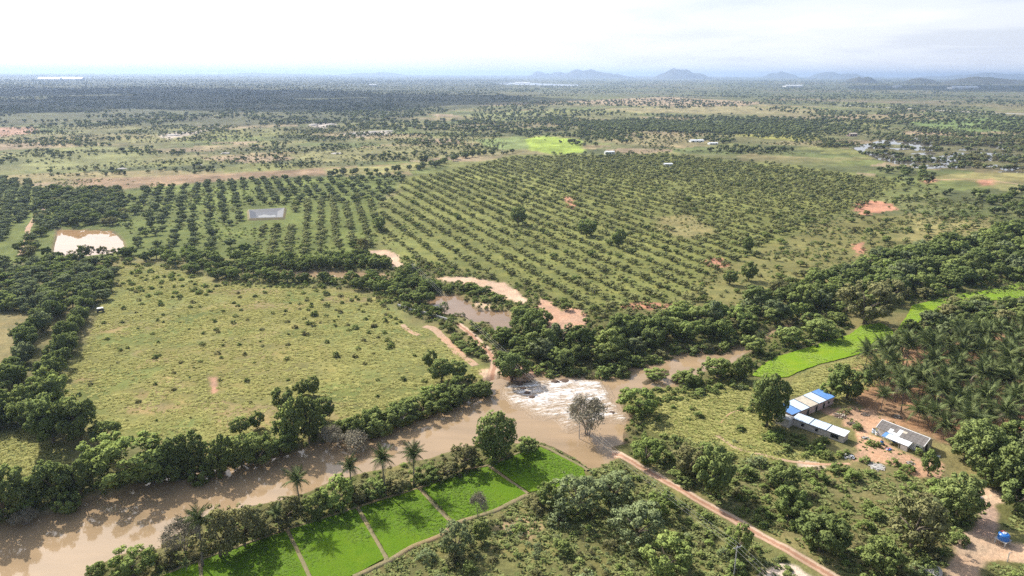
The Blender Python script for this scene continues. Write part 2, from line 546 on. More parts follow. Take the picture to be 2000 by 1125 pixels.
class MB:
    """collects boxes, tubes and faces for one mesh"""
    def __init__(self):
        self.V, self.F, self.M = [], [], []
    def face(self, pts, mi=0):
        k = len(self.V)
        self.V += [tuple(p) for p in pts]
        self.F.append(tuple(range(k, k + len(pts))))
        self.M.append(mi)
    def box(self, c, s, mi=0, rz=0.0):
        k = len(self.V)
        ca, sa = math.cos(rz), math.sin(rz)
        for dx in (-.5, .5):
            for dy in (-.5, .5):
                for dz in (-.5, .5):
                    x, y = dx * s[0], dy * s[1]
                    self.V.append((c[0] + x * ca - y * sa, c[1] + x * sa + y * ca, c[2] + dz * s[2]))
        for f in ((0, 1, 3, 2), (4, 6, 7, 5), (0, 4, 5, 1), (2, 3, 7, 6), (0, 2, 6, 4), (1, 5, 7, 3)):
            self.F.append(tuple(k + i for i in f))
            self.M.append(mi)
    def slab(self, corners, t, mi=0):
        """four or more top corners (3d), thickness t downwards"""
        k, n = len(self.V), len(corners)
        self.V += [tuple(p) for p in corners] + [(p[0], p[1], p[2] - t) for p in corners]
        self.F.append(tuple(range(k, k + n))); self.M.append(mi)
        self.F.append(tuple(range(k + 2 * n - 1, k + n - 1, -1))); self.M.append(mi)
        for i in range(n):
            j = (i + 1) % n
            self.F.append((k + i, k + n + i, k + n + j, k + j)); self.M.append(mi)
    def tube(self, pts, rad, seg=6, mi=0, cap=True):
        pts = [Vector(p) for p in pts]
        rad = rad if hasattr(rad, '__len__') else [rad] * len(pts)
        k = len(self.V)
        for i, p in enumerate(pts):
            d = (pts[min(i + 1, len(pts) - 1)] - pts[max(i - 1, 0)]).normalized()
            a = d.orthogonal().normalized() if abs(d.z) < 0.9 else Vector((1, 0, 0)).cross(d).normalized()
            bb = d.cross(a)
            for j in range(seg):
                t = 2 * math.pi * j / seg
                self.V.append(tuple(p + rad[i] * (math.cos(t) * a + math.sin(t) * bb)))
        for i in range(len(pts) - 1):
            for j in range(seg):
                a0, a1 = k + i * seg + j, k + i * seg + (j + 1) % seg
                self.F.append((a0, a1, a1 + seg, a0 + seg)); self.M.append(mi)
        if cap:
            self.F.append(tuple(k + j for j in range(seg))[::-1]); self.M.append(mi)
            self.F.append(tuple(k + (len(pts) - 1) * seg + j for j in range(seg))); self.M.append(mi)
    def mesh(self, name, mats, smooth=False):
        return new_mesh(name, self.V, self.F, mats, smooth, self.M)
    def build(self, name, mats, parent=None, loc=(0, 0, 0), smooth=False):
        mats = (mats,) if isinstance(mats, str) else mats
        return obj(name, self.mesh(name, mats, smooth), parent, loc)

# ------------------------------------------------------------------ ground sheet
ang = np.concatenate([np.radians(np.arange(-47, 47.001, 0.125)), np.radians(np.arange(50, 311, 3.0))])
rr = [0.02, 20, 50, 80, 100, 112]
y_px = 1190.0
while True:
    r1 = G(1000, y_px)[1]
    if r1 > rr[-1] * 1.022 and len(rr) > 10:
        break
    rr.append(r1)
    y_px -= 2.6
while rr[-1] < 60000:
    rr.append(rr[-1] * 1.022)
rr = np.array(rr)
A, R = np.meshgrid(ang, rr)
gx, gy = (R * np.sin(A)).ravel(), (R * np.cos(A)).ravel()
GPT = np.stack([gx, gy], 1)
gz = height(GPT)
nA, nR = len(ang), len(rr)
ii, jj = np.meshgrid(np.arange(nR - 1), np.arange(nA), indexing='ij')
a0 = (ii * nA + jj).ravel()
a1 = (ii * nA + (jj + 1) % nA).ravel()
faces = np.stack([a0, a0 + nA, a1 + nA, a1], 1)
gm = fast_mesh('ground', np.stack([gx, gy, gz], 1), faces, ('ground',), True)

# land cover
rad = np.hypot(gx, gy)
C = np.zeros((len(gx), 3))
SCRUB, DRY, GRASS = np.array([.125, .130, .046]), np.array([.225, .185, .095]), np.array([.170, .175, .058])
f = fbm(gx / 26, gy / 26, 41, 4)
f2 = fbm(gx / 7, gy / 7, 43, 3)
k = sstep(.38, .62, .6 * f + .4 * f2)[:, None]
C[:] = SCRUB * (1 - k) + (0.5 * GRASS + 0.5 * DRY) * k
# far fields: a patchwork of plots
lr = np.log(np.maximum(rad, 50))
cw = 70 * np.exp(np.floor(np.maximum(lr - math.log(700), 0) / 0.6) * 0.5)
th = 0.35
ux = (gx * math.cos(th) + gy * math.sin(th)) + 90 * (fbm(gx / 400, gy / 400, 51, 2) - .5)
uy = (-gx * math.sin(th) + gy * math.cos(th)) + 90 * (fbm(gx / 400, gy / 400, 53, 2) - .5)
ux, uy = ux / (cw * 1.5), uy / cw
bx, by = np.floor(ux), np.floor(uy)
best, bid = np.full(len(gx), 9e9), np.zeros(len(gx))
for dx in (-1, 0, 1):
    for dy in (-1, 0, 1):
        cx_, cy_ = bx + dx, by + dy
        px_, py_ = cx_ + _hash(cx_, cy_, 3), cy_ + _hash(cx_, cy_, 7)
        d = np.abs(ux - px_) + np.abs(uy - py_)
        w = d < best
        best = np.where(w, d, best)
        bid = np.where(w, _hash(cx_, cy_, 11), bid)
PAL = np.array([[.170, .185, .070], [.210, .205, .085], [.125, .150, .055], [.275, .225, .125], [.190, .200, .070],
                [.105, .120, .050], [.250, .215, .105], [.150, .175, .060], [.300, .235, .150], [.135, .140, .060]])
far_c = PAL[np.minimum((bid * len(PAL)).astype(int), len(PAL) - 1)]
g2 = fbm(gx / 120, gy / 120, 61, 4)
mix = sstep(.42, .62, g2)[:, None] * 0.65
far_c = far_c * (1 - mix) + np.array([.17, .165, .075]) * mix
kf = sstep(520, 700, rad)[:, None]
C = C * (1 - kf) + far_c * kf
kw = sstep(2600, 4200, rad)[:, None]                       # beyond: wooded plain
wood = np.array([.070, .085, .038]) * (0.7 + 0.8 * fbm(gx / 300, gy / 300, 71, 4))[:, None]
plain = 0.35 * far_c + 0.65 * wood
C = C * (1 - kw) + plain * kw
# the wooded rise to the far left
WOODED = GP([(-300, 246), (0, 249), (200, 246), (420, 247), (640, 243), (760, 236), (900, 214), (1010, 196), (960, 180), (1000, 168), (1000, 158), (-300, 158)])
kk = sstep(60, -60, sdist(GPT, WOODED, 400) + 160 * (fbm(gx / 150, gy / 150, 77, 3) - .5))[:, None] * 0.85
C = C * (1 - kk) + np.array([.085, .092, .045]) * (0.8 + 0.5 * fbm(gx / 60, gy / 60, 79, 3))[:, None] * kk


def paint(poly, col, e=1.5, wob=3.0, ws=8.0, amt=1.0, z=0.0):
    global C
    pw = GP(poly, z)
    sd = sdist(GPT, pw, e * 3 + wob * 2 + 5)
    sel = np.where(sd < e + wob)[0]
    if not len(sel):
        return
    s = sd[sel] + wob * 2 * (fbm(gx[sel] / ws, gy[sel] / ws, 91, 3) - .5)
    kk = amt * sstep(e, -e, s)[:, None]
    C[sel] = C[sel] * (1 - kk) + np.array(col) * kk


SAND, RED, BROWN = (.56, .405, .285), (.45, .235, .150), (.275, .195, .120)
MEADOW = [(236, 512), (330, 520), (420, 557), (570, 558), (740, 578), (790, 632), (850, 655), (935, 718), (940, 738), (900, 745),
          (850, 760), (760, 800), (640, 830), (500, 860), (330, 862), (200, 850), (125, 795), (122, 760), (200, 600), (224, 560)]
FAR_PAINT = [
    ([(138, 350), (300, 345), (480, 337), (640, 329), (830, 316), (836, 326), (700, 340), (500, 348), (300, 368), (200, 370), (150, 362)], BROWN, 6),
    ([(640, 331), (820, 317), (842, 324), (770, 338), (640, 346)], (.26, .25, .10), 5),
    ([(-40, 252), (70, 249), (84, 259), (0, 268), (-40, 268)], (.36, .23, .16), 5),
    ([(1024, 272), (1062, 263), (1142, 274), (1142, 297), (1085, 303), (1034, 291)], (.28, .37, .065), 5),
    ([(930, 272), (1020, 266), (1030, 290), (985, 293), (940, 282)], (.19, .24, .085), 5),
    ([(1100, 198), (1300, 191), (1500, 201), (1440, 212), (1200, 208)], (.34, .265, .165), 20),
    ([(1140, 214), (1400, 209), (1640, 216), (1560, 222), (1250, 221)], (.27, .24, .12), 20),
    ([(1770, 238), (2080, 222), (2080, 252), (1860, 257)], (.165, .225, .075), 10),
    ([(1800, 344), (2080, 328), (2080, 352), (1850, 356)], (.26, .24, .10), 5),
    ([(1560, 276), (1480, 268), (1440, 262), (1560, 262), (1610, 270)], (.30, .30, .085), 8),
    ([(1795, 352), (1832, 346), (1840, 354), (1810, 359)], RED, 4), ([(1900, 352), (1935, 350), (1948, 362), (1910, 364)], RED, 4),
    ([(1150, 275), (1260, 262), (1400, 270), (1380, 284), (1240, 282)], (.26, .23, .115), 8),
    ([(900, 222), (1060, 216), (1080, 222), (960, 228)], (.23, .25, .10), 12),
    ([(560, 300), (760, 285), (900, 282), (980, 296), (900, 305), (700, 316), (600, 318)], (.215, .21, .09), 8),
    ([(0, 300), (180, 285), (320, 300), (260, 325), (60, 335)], (.20, .21, .085), 8),
    ([(660, 262), (700, 256), (770, 254), (750, 264), (700, 266)], (.42, .38, .32), 4),
    ([(310, 268), (350, 260), (400, 256), (380, 263), (330, 272)], (.42, .37, .30), 4),
    ([(596, 246), (640, 240), (660, 244), (630, 250)], (.42, .38, .33), 5),
]
for p_, c_, e_ in FAR_PAINT:
    paint(p_, c_, e_, 12, 60)
paint([(-60, 345), (70, 365), (230, 372), (300, 365), (480, 350), (640, 345), (800, 340), (745, 395), (740, 490), (520, 512), (380, 505),
       (240, 500), (100, 510), (-60, 520)], (.135, .165, .045), 6, 6, 30)
paint([(745, 400), (800, 345), (1000, 302), (1300, 300), (1560, 325), (1760, 350), (1700, 400), (1620, 430), (1500, 480), (1420, 520),
       (1380, 570), (1150, 625), (1060, 570), (900, 530), (790, 520), (735, 490)], (.175, .190, .058), 8, 8, 40)
paint([(1400, 520), (1560, 460), (1700, 420), (1940, 425), (1960, 450), (1800, 480), (1620, 530), (1440, 590), (1330, 600)], (.185, .180, .066), 6, 6, 30)
paint([(1275, 425), (1350, 420), (1400, 455), (1340, 470), (1290, 450)], (.25, .225, .095), 4, 5, 20)
paint([(1790, 425), (1930, 425), (1945, 445), (1830, 470), (1760, 470)], (.24, .22, .09), 4, 5, 20)
paint(MEADOW, (.205, .205, .066), 3, 7, 12)
paint([(330, 640), (560, 620), (640, 700), (520, 800), (300, 830), (200, 780)], (.235, .215, .078), 14, 16, 30, .8)
_sd = sdist(GPT, GP(MEADOW), 20.0)
_k = (sstep(2, -6, _sd) * sstep(.48, .64, fbm(gx / 30, gy / 22, 401, 4)) * .75)[:, None]
C = C * (1 - _k) + np.array([.140, .175, .050]) * _k
_k = (sstep(2, -6, _sd) * sstep(.54, .70, fbm(gx / 18, gy / 12, 403, 4)) * .8)[:, None]
C = C * (1 - _k) + np.array([.290, .225, .110]) * _k
paint([(240, 512), (330, 520), (420, 560), (420, 600), (300, 640), (215, 620), (224, 560)], (.185, .200, .066), 6, 9, 20, 0.7)
paint([(760, 590), (930, 715), (860, 720), (760, 770), (690, 700), (640, 600)], (.190, .210, .070), 8, 9, 20, 0.7)
paint([(-60, 618), (62, 608), (50, 680), (30, 715), (-60, 735)], (.250, .215, .100), 2, 2, 10)
paint([(-60, 838), (30, 834), (140, 885), (120, 960), (0, 1005), (-60, 1020)], (.170, .185, .058), 3, 4, 14)
paint([(1215, 775), (1340, 762), (1470, 745), (1500, 830), (1640, 905), (1420, 890), (1240, 830)], (.155, .175, .050), 3, 5, 16)
paint([(1640, 706), (1760, 670), (1760, 720), (1700, 760), (1600, 790), (1540, 770), (1560, 730)], (.200, .210, .075), 2, 3, 12)
paint([(690, 1130), (810, 1070), (900, 1030), (1030, 970), (1100, 955), (1200, 905), (1430, 1020), (1620, 1130), (1500, 1200), (690, 1200)], (.165, .165, .060), 2, 5, 12, 0.9)
paint([(930, 1050), (1050, 1000), (1080, 1020), (960, 1065)], (.36, .25, .15), 2, 4, 5, 0.8)
paint([(1690, 660), (1990, 620), (2080, 640), (2080, 920), (1880, 890), (1800, 850), (1690, 790), (1660, 760)], (.33, .195, .115), 3, 6, 9, 0.85)
# bare soil
for p_, c_, w_ in [
    ([(662, 499), (700, 490), (755, 488), (775, 498), (784, 514), (798, 527), (786, 532), (768, 522), (757, 506), (745, 499)], SAND, 2),
    ([(846, 545), (896, 540), (950, 547), (990, 553), (1010, 567), (1028, 586), (1020, 594), (984, 583), (956, 567), (930, 557), (896, 553)], SAND, 2.5),
    ([(1056, 582), (1072, 590), (1096, 606), (1112, 599), (1142, 607), (1150, 628), (1136, 646), (1116, 664), (1080, 650), (1068, 632), (1050, 602)], (.53, .335, .225), 3),
    ([(928, 592), (950, 590), (962, 600), (950, 608), (930, 606)], (.50, .38, .25), 1.5),
    ([(1664, 398), (1700, 391), (1738, 397), (1752, 409), (1720, 414), (1690, 420), (1668, 412)], RED, 5),
    ([(1366, 508), (1400, 503), (1424, 510), (1416, 522), (1386, 520)], RED, 3), ([(1100, 384), (1116, 384), (1124, 408), (1110, 404)], RED, 4),
    ([(1668, 478), (1684, 474), (1690, 492), (1674, 500)], RED, 3), ([(408, 736), (424, 735), (422, 764), (416, 768)], (.50, .30, .20), 1),
    ([(1210, 598), (1260, 590), (1330, 596), (1300, 602), (1230, 606)], RED, 3),
    ([(1600, 800), (1650, 795), (1700, 797), (1735, 820), (1705, 850), (1760, 885), (1835, 905), (1845, 935), (1790, 928), (1720, 905),
      (1690, 906), (1656, 902), (1676, 866), (1664, 840), (1632, 816)], (.47, .30, .19), 2.6),
    ([(1908, 962), (1930, 955), (1958, 962), (1962, 982), (1930, 992), (1912, 986)], (.52, .39, .27), 1.2),
    ([(1880, 1040), (1905, 1032), (1950, 1052), (2010, 1066), (2080, 1080), (2080, 1115), (1960, 1092), (1930, 1095), (1910, 1130), (1880, 1160),
      (1830, 1150), (1862, 1082)], (.50, .36, .24), 1.5),
    ([(1920, 985), (1942, 985), (1952, 1030), (1940, 1050), (1900, 1045), (1906, 1020)], (.42, .30, .22), 1.2),
    ([(1476, 1118), (1520, 1100), (1560, 1106), (1590, 1130), (1590, 1180), (1480, 1180)], (.60, .50, .40), 1.2),
    ([(1558, 900), (1600, 903), (1612, 914), (1580, 926), (1562, 920)], (.58, .48, .37), 1.0),
    ([(976, 720), (1000, 712), (1040, 716), (1050, 730), (1040, 744), (990, 744)], (.40, .24, .16), 1.0),
    ([(935, 725), (962, 718), (985, 730), (975, 745), (948, 750)], (.54, .40, .28), 1.2),
]:
    paint(p_, c_, 0.8, w_, 4.0)
# wet mud along the banks and under water
for kname, (v_, L_) in WATERS.items():
    sd = sdist(GPT, WPOLY[kname], 6.0)
    kk = (sstep(2.2, 0.2, sd) * 0.75)[:, None]
    C = C * (1 - kk) + np.array([.20, .145, .095]) * kk
kk = (sstep(30, -10, sdist(GPT, MARSH_W, 60)) * 0.7)[:, None]
C = C * (1 - kk) + np.array([.13, .125, .065]) * kk
grain = 1 + (.45 + .55 * kf) * (0.62 * (fbm(gx / 22, gy / 22, 201, 4) - .5) * 2)[:, None] * (1 - 0.5 * kw)
C = C * np.clip(grain, .45, 1.6) * (0.78 + .44 * fbm(gx / 5, gy / 5, 203, 3))[:, None]
ca = gm.color_attributes.new('cover', 'FLOAT_COLOR', 'POINT')
ca.data.foreach_set('color', np.concatenate([C, np.ones((len(C), 1))], 1).astype(np.float32).ravel())
ground = struct(obj('ground', gm))

# ------------------------------------------------------------------ water
def flat_poly(name, pw, z, mname, label=None):
    """one flat sheet over a closed outline"""
    bm = bmesh.new()
    f = bm.faces.new([bm.verts.new((p[0], p[1], z)) for p in pw])
    bm.normal_update()
    if f.normal.z < 0:
        f.normal_flip()
    bmesh.ops.triangulate(bm, faces=bm.faces[:])
    me = bpy.data.meshes.new(name)
    bm.to_mesh(me)
    bm.free()
    me.materials.append(MATS[mname])
    return struct(obj(name, me), 'structure', label)


def hull_box(pw, m=3.0):
    """outline a little larger than the water body: the banks cut it to shape"""
    lo, hi = pw.min(0) - m, pw.max(0) + m
    return np.array([[lo[0], lo[1]], [hi[0], lo[1]], [hi[0], hi[1]], [lo[0], hi[1]]])


def grow(pw, m):
    out = []
    n = len(pw)
    area = sum(pw[i][0] * pw[(i + 1) % n][1] - pw[(i + 1) % n][0] * pw[i][1] for i in range(n))
    sg = 1 if area > 0 else -1
    for i in range(n):
        d = pw[(i + 1) % n] - pw[i - 1]
        d = d / (np.hypot(*d) + 1e-9)
        out.append(pw[i] + sg * m * np.array([d[1], -d[0]]))
    return np.array(out)


flat_poly('river', hull_box(WPOLY['river'], 1.0), -1.2, 'water_muddy', 'wide muddy river crossing the farmland')
flat_poly('pond_water', hull_box(WPOLY['mid'], 1.0), -0.9, 'water_brown', 'long grey brown pool between tree clumps above the ford')
flat_poly('stream', hull_box(WPOLY['stream'], 1.0), -0.8, 'water_muddy', 'brown ditch water below the clipped hedge')
flat_poly('pond_water', hull_box(WPOLY['left'], 1.0), -0.9, 'water_pond', 'farm pond reflecting white cloud among the trees')
flat_poly('marsh_water', grow(MARSH_W, 20.0), -0.05, 'water_marsh', 'flooded wood with pale standing water')
flat_poly('lake', grow(LAKE_W, 60.0), -0.5 + 0.0, 'water_lake', 'far pale lake below the hills')

# rapids over the drowned road
RAP = GP([(982, 754), (1010, 744), (1050, 740), (1090, 738), (1140, 738), (1180, 744), (1192, 768), (1212, 798), (1236, 818), (1226, 828),
          (1190, 824), (1150, 832), (1110, 846), (1092, 840), (1078, 822), (1040, 816), (1018, 800), (990, 792), (976, 772)], -1.2)
lo, hi = RAP.min(0), RAP.max(0)
step = 0.32
xs, ys = np.arange(lo[0], hi[0], step), np.arange(lo[1], hi[1], step)
X, Y = np.meshgrid(xs, ys)
P = np.stack([X.ravel(), Y.ravel()], 1)
sd = sdist(P, RAP, 10)
mk = sstep(0.8, -3.2, sd + 3.0 * (fbm(P[:, 0] / 4, P[:, 1] / 4, 111, 3) - .5))
rg = 1 - np.abs(2 * fbm(P[:, 0] / 2.4 + 0.6 * P[:, 1] / 2.4, P[:, 1] / 1.2, 113, 4) - 1) * 2.2
z = -1.2 + mk * (0.16 + 0.42 * np.clip(rg, 0, 1) * fbm(P[:, 0] / 3, P[:, 1] / 3, 117, 2)) - 0.12 * (mk < 0.04)
_uv, _ = PX(np.column_stack([P, np.full(len(P), -1.2)]))
wt = np.exp(-((_uv[:, 1] - 766) / 26.0) ** 2) * sstep(1015, 1060, _uv[:, 0])      # the spill itself
ws = sstep(850, 785, _uv[:, 1])                                                   # boils dying out downstream
streak = fbm((P[:, 0] + .35 * P[:, 1]) / 5.0, (P[:, 1] - .35 * P[:, 0]) / .9, 131, 4)
foam = mk * (.06 + .17 * wt + .15 * ws) + mk * 1.15 * (streak - .45) + mk * .28 * np.clip(rg, 0, 1) * (.4 + .6 * ws)
z = z + .35 * wt * mk * (streak - .3) - .45 * mk * sstep(1180, 1220, _uv[:, 0]) * 0
nx_ = len(xs)
i0, j0 = np.meshgrid(np.arange(len(ys) - 1), np.arange(nx_ - 1), indexing='ij')
q0 = (i0 * nx_ + j0).ravel()
Fq = np.stack([q0, q0 + 1, q0 + nx_ + 1, q0 + nx_], 1)
Fq = Fq[(mk[Fq] > 0.02).any(1)]
me = fast_mesh('rapids', np.stack([P[:, 0], P[:, 1], z], 1), Fq, ('white_water',), True)
at_ = me.attributes.new('foam', 'FLOAT', 'POINT')
at_.data.foreach_set('value', foam.astype(np.float32))
struct(obj('rapids', me), 'structure', 'white foaming water pouring over the drowned road')

# ------------------------------------------------------------------ roads, paddies, bunds
def smooth_line(pts, step):
    """Catmull-Rom through ground points, resampled"""
    P = [np.array(p) for p in pts]
    P = [2 * P[0] - P[1]] + P + [2 * P[-1] - P[-2]]
    out = []
    for i in range(1, len(P) - 2):
        n = max(2, int(np.hypot(*(P[i + 1] - P[i])) / step))
        for t in np.linspace(0, 1, n, endpoint=False):
            a, b_, c_, d_ = P[i - 1], P[i], P[i + 1], P[i + 2]
            out.append(0.5 * ((2 * b_) + (-a + c_) * t + (2 * a - 5 * b_ + 4 * c_ - d_) * t * t + (-a + 3 * b_ - 3 * c_ + d_) * t ** 3))
    out.append(P[-2])
    return np.array(out)


def ribbon(name, pts_px, width, mname='dirt_road', seed=1, lift=0.06, label=None, step=0.8, n_across=6, crown=0.0):
    L = smooth_line([G(*p) for p in pts_px], step)
    T = np.gradient(L, axis=0)
    T /= np.linalg.norm(T, axis=1)[:, None] + 1e-9
    Nn = np.stack([T[:, 1], -T[:, 0]], 1)
    s = np.arange(len(L)) * step
    w0 = width * (0.5 + 0.30 * (fbm(s / 5, s * 0, seed, 3) - .5))
    w1 = width * (0.5 + 0.30 * (fbm(s / 5, s * 0 + 9, seed + 5, 3) - .5))
    V, ac = [], []
    for j in range(n_across):
        u = j / (n_across - 1)
        V.append(L + Nn * ((1 - u) * -w0 + u * w1)[:, None])
        ac.append(np.full(len(L), u))
    V = np.stack(V, 1)
    ac = np.stack(ac, 1).ravel()
    Q = V.reshape(-1, 2)
    zc = height(L)
    z = np.maximum(height(Q), np.repeat(zc, n_across)) + lift
    edge = (ac < .01) | (ac > .99)
    z = np.where(edge, height(Q) - 0.06, z + crown * (1 - (2 * ac - 1) ** 2))
    i0, j0 = np.meshgrid(np.arange(len(L) - 1), np.arange(n_across - 1), indexing='ij')
    q0 = (i0 * n_across + j0).ravel()
    Fq = np.stack([q0, q0 + 1, q0 + n_across + 1, q0 + n_across], 1)
    me = fast_mesh(name, np.concatenate([Q, z[:, None]], 1), Fq, (mname,), True)
    at_ = me.attributes.new('across', 'FLOAT', 'POINT')
    at_.data.foreach_set('value', ac.astype(np.float32))
    return struct(obj(name, me), 'structure', label)


ribbon('dirt_road', [(1158, 858), (1180, 871), (1230, 899), (1300, 939), (1370, 979), (1440, 1019), (1500, 1053), (1560, 1085), (1625, 1126), (1690, 1170)],
       3.7, seed=1, label='straight earth road running from the ford to the lower edge')
ribbon('dirt_road', [(893, 633), (910, 644), (930, 664), (950, 684), (962, 698), (968, 710), (967, 722), (962, 738)], 5.2, seed=2,
       label='earth road leading away from the ford')
ribbon('path', [(830, 637), (846, 642), (862, 656), (878, 672), (894, 688), (910, 700), (930, 714)], 4.2, 'soil', 3, label='reddish footpath along the meadow edge')
ribbon('path', [(785, 634), (800, 646), (818, 655)], 3.2, 'soil', 4, label='short bare end of a footpath by the meadow')
ribbon('path', [(1408, 826), (1425, 808), (1450, 800)], 0.8, 'soil', 5, label='thin trodden path below the big dark tree')
ribbon('path', [(1400, 850), (1440, 876), (1490, 888), (1540, 900), (1600, 907), (1660, 906)], 1.7, 'soil', 6, label='thin footpath curving to the farmyard')
ribbon('path', [(40, 498), (52, 470), (58, 440), (88, 405)], 4.0, 'soil', 7, label='pale track through the grove by the pond')
ribbon('path', [(1820, 352), (1900, 350), (1990, 360), (2040, 372)], 4.0, 'soil', 8, label='reddish track beyond the orchard')
ribbon('road', [(1640, 205), (1760, 210), (1850, 216), (1940, 220), (2060, 223)], 30.0, 'concrete', 9, 0.5, 'pale far embankment road across the plain', 12.0)

PADDY = [
    [(961, 911), (1007, 887), (1056, 874), (1098, 894), (1138, 915), (1146, 936), (1100, 950), (1034, 962)],
    [(826, 955), (909, 920), (952, 913), (1028, 965), (958, 999), (890, 1022)],
    [(703, 993), (765, 971), (816, 957), (880, 1024), (860, 1045), (804, 1067), (760, 1091)],
    [(566, 1036), (610, 1022), (650, 1007), (695, 995), (751, 1092), (688, 1125), (640, 1150), (622, 1156)],
    [(396, 1095), (480, 1065), (558, 1038), (612, 1152), (560, 1185), (398, 1180)],
    [(318, 1126), (350, 1111), (388, 1098), (390, 1180), (300, 1185)],
    [(1468, 734), (1490, 712), (1516, 698), (1550, 688), (1600, 672), (1660, 654), (1682, 637), (1720, 631), (1744, 646), (1744, 660), (1728, 672),
     (1688, 688), (1660, 697), (1600, 712), (1560, 726), (1540, 737), (1500, 740)],
    [(1748, 650), (1768, 622), (1782, 597), (1880, 574), (1920, 569), (2000, 552), (2070, 540), (2070, 578), (1980, 583), (1900, 591), (1850, 601), (1800, 626), (1766, 648)],
]
PLAB = ['bright green rice paddy with the round tree shadow, nearest the ford', 'bright green rice paddy between two earth bunds, second from the ford',
        'bright green rice paddy with two palm shadows, third from the ford', 'bright green rice paddy with one palm shadow, fourth from the ford',
        'rice paddy darkened by tree shade, fifth from the ford', 'small corner of rice paddy at the lower edge',
        'yellow green crop field behind the big dark tree', 'yellow green crop strip winding towards the far trees']
PADDY_W = [GP(p) for p in PADDY]
for i, (pw, lb) in enumerate(zip(PADDY_W, PLAB)):
    mb = MB()
    # densify and roughen the outline
    pts = []
    for a, b_ in zip(pw, np.roll(pw, -1, 0)):
        n = max(1, int(np.hypot(*(b_ - a)) / 1.2))
        for t in range(n):
            p = a + (b_ - a) * t / n
            pts.append(p + 0.35 * np.array([vnoise(p[:1] * 1.3, p[1:] * 1.3, 5)[0] - .5, vnoise(p[:1] * 1.3, p[1:] * 1.3, 9)[0] - .5]))
    bm = bmesh.new()
    vs = [bm.verts.new((p[0], p[1], 0.26)) for p in pts]
    f = bm.faces.new(vs)
    bm.normal_update()
    if f.normal.z < 0:
        f.normal_flip()
    ex = bmesh.ops.extrude_face_region(bm, geom=[f])
    for v in ex['geom']:
        if isinstance(v, bmesh.types.BMVert):
            v.co.z = -0.9
    bmesh.ops.recalc_face_normals(bm, faces=bm.faces[:])
    bmesh.ops.triangulate(bm, faces=[f for f in bm.faces if len(f.verts) > 4])
    me = bpy.data.meshes.new('rice_field')
    bm.to_mesh(me)
    bm.free()
    me.materials.append(MATS['rice' if i < 6 else 'bright_grass'])
    struct(obj('rice_field' if i < 6 else 'crop_field', me), 'structure', lb)

for k, pl in enumerate([[(956, 911), (990, 936), (1031, 965)], [(819, 955), (850, 990), (885, 1025)], [(699, 993), (728, 1045), (756, 1094)],
                        [(561, 1036), (585, 1085), (615, 1150)], [(391, 1096), (393, 1130), (394, 1170)]]):
    ribbon('earth_bund_path', pl, 1.3, 'earth_bund', 20 + k, 0.34, 'thin earth bund between rice paddies, number %s from the ford' % ('one', 'two', 'three', 'four', 'five')[k], 0.6)
ribbon('earth_bund_path', [(690, 1128), (760, 1094), (806, 1068), (862, 1046), (890, 1024), (958, 1001), (1032, 966)], 1.8, 'earth_bund', 31, 0.30,
       'earth bund along the lower side of the rice paddies', 0.7)
ribbon('earth_bund_path', [(1020, 883), (1056, 872), (1098, 892), (1140, 914), (1148, 920)], 1.2, 'earth_bund', 32, 0.34, 'pale bund between rice paddy and flood water', 0.6)
ribbon('earth_bund_path', [(330, 1120), (388, 1096), (480, 1064), (562, 1035), (610, 1020), (700, 991), (766, 970), (822, 953), (909, 919), (955, 909), (1020, 883)],
       1.1, 'earth_bund', 33, 0.34, 'earth bund between rice paddies and river bank bushes', 0.7)

# ------------------------------------------------------------------ plant meshes (unit size: 1 wide, 1 high)
def leaf_quads(P, Nn, size, rs, aspect=0.62, jit=0.75):
    """one bent-free quad per leaf clump at P facing roughly Nn"""
    n = len(P)
    Nn = Nn + jit * rs.normal(size=(n, 3))
    Nn /= np.linalg.norm(Nn, axis=1)[:, None] + 1e-9
    T = rs.normal(size=(n, 3))
    T -= (T * Nn).sum(1)[:, None] * Nn
    T /= np.linalg.norm(T, axis=1)[:, None] + 1e-9
    B = np.cross(Nn, T)
    s = (size * rs.uniform(0.55, 1.45, n))[:, None]
    a, b_ = T * s * 0.5, B * s * 0.5 * aspect
    V = np.stack([P - a, P - b_ * 1.1 + a * 0.15, P + a, P + b_ * 1.1 - a * 0.1], 1).reshape(-1, 3)
    Fq = np.arange(4 * n).reshape(-1, 4)
    return V, Fq


def put_lv(me, per_face, k=4):
    at_ = me.attributes.new('lv', 'FLOAT', 'POINT')
    at_.data.foreach_set('value', np.repeat(per_face, k).astype(np.float32))


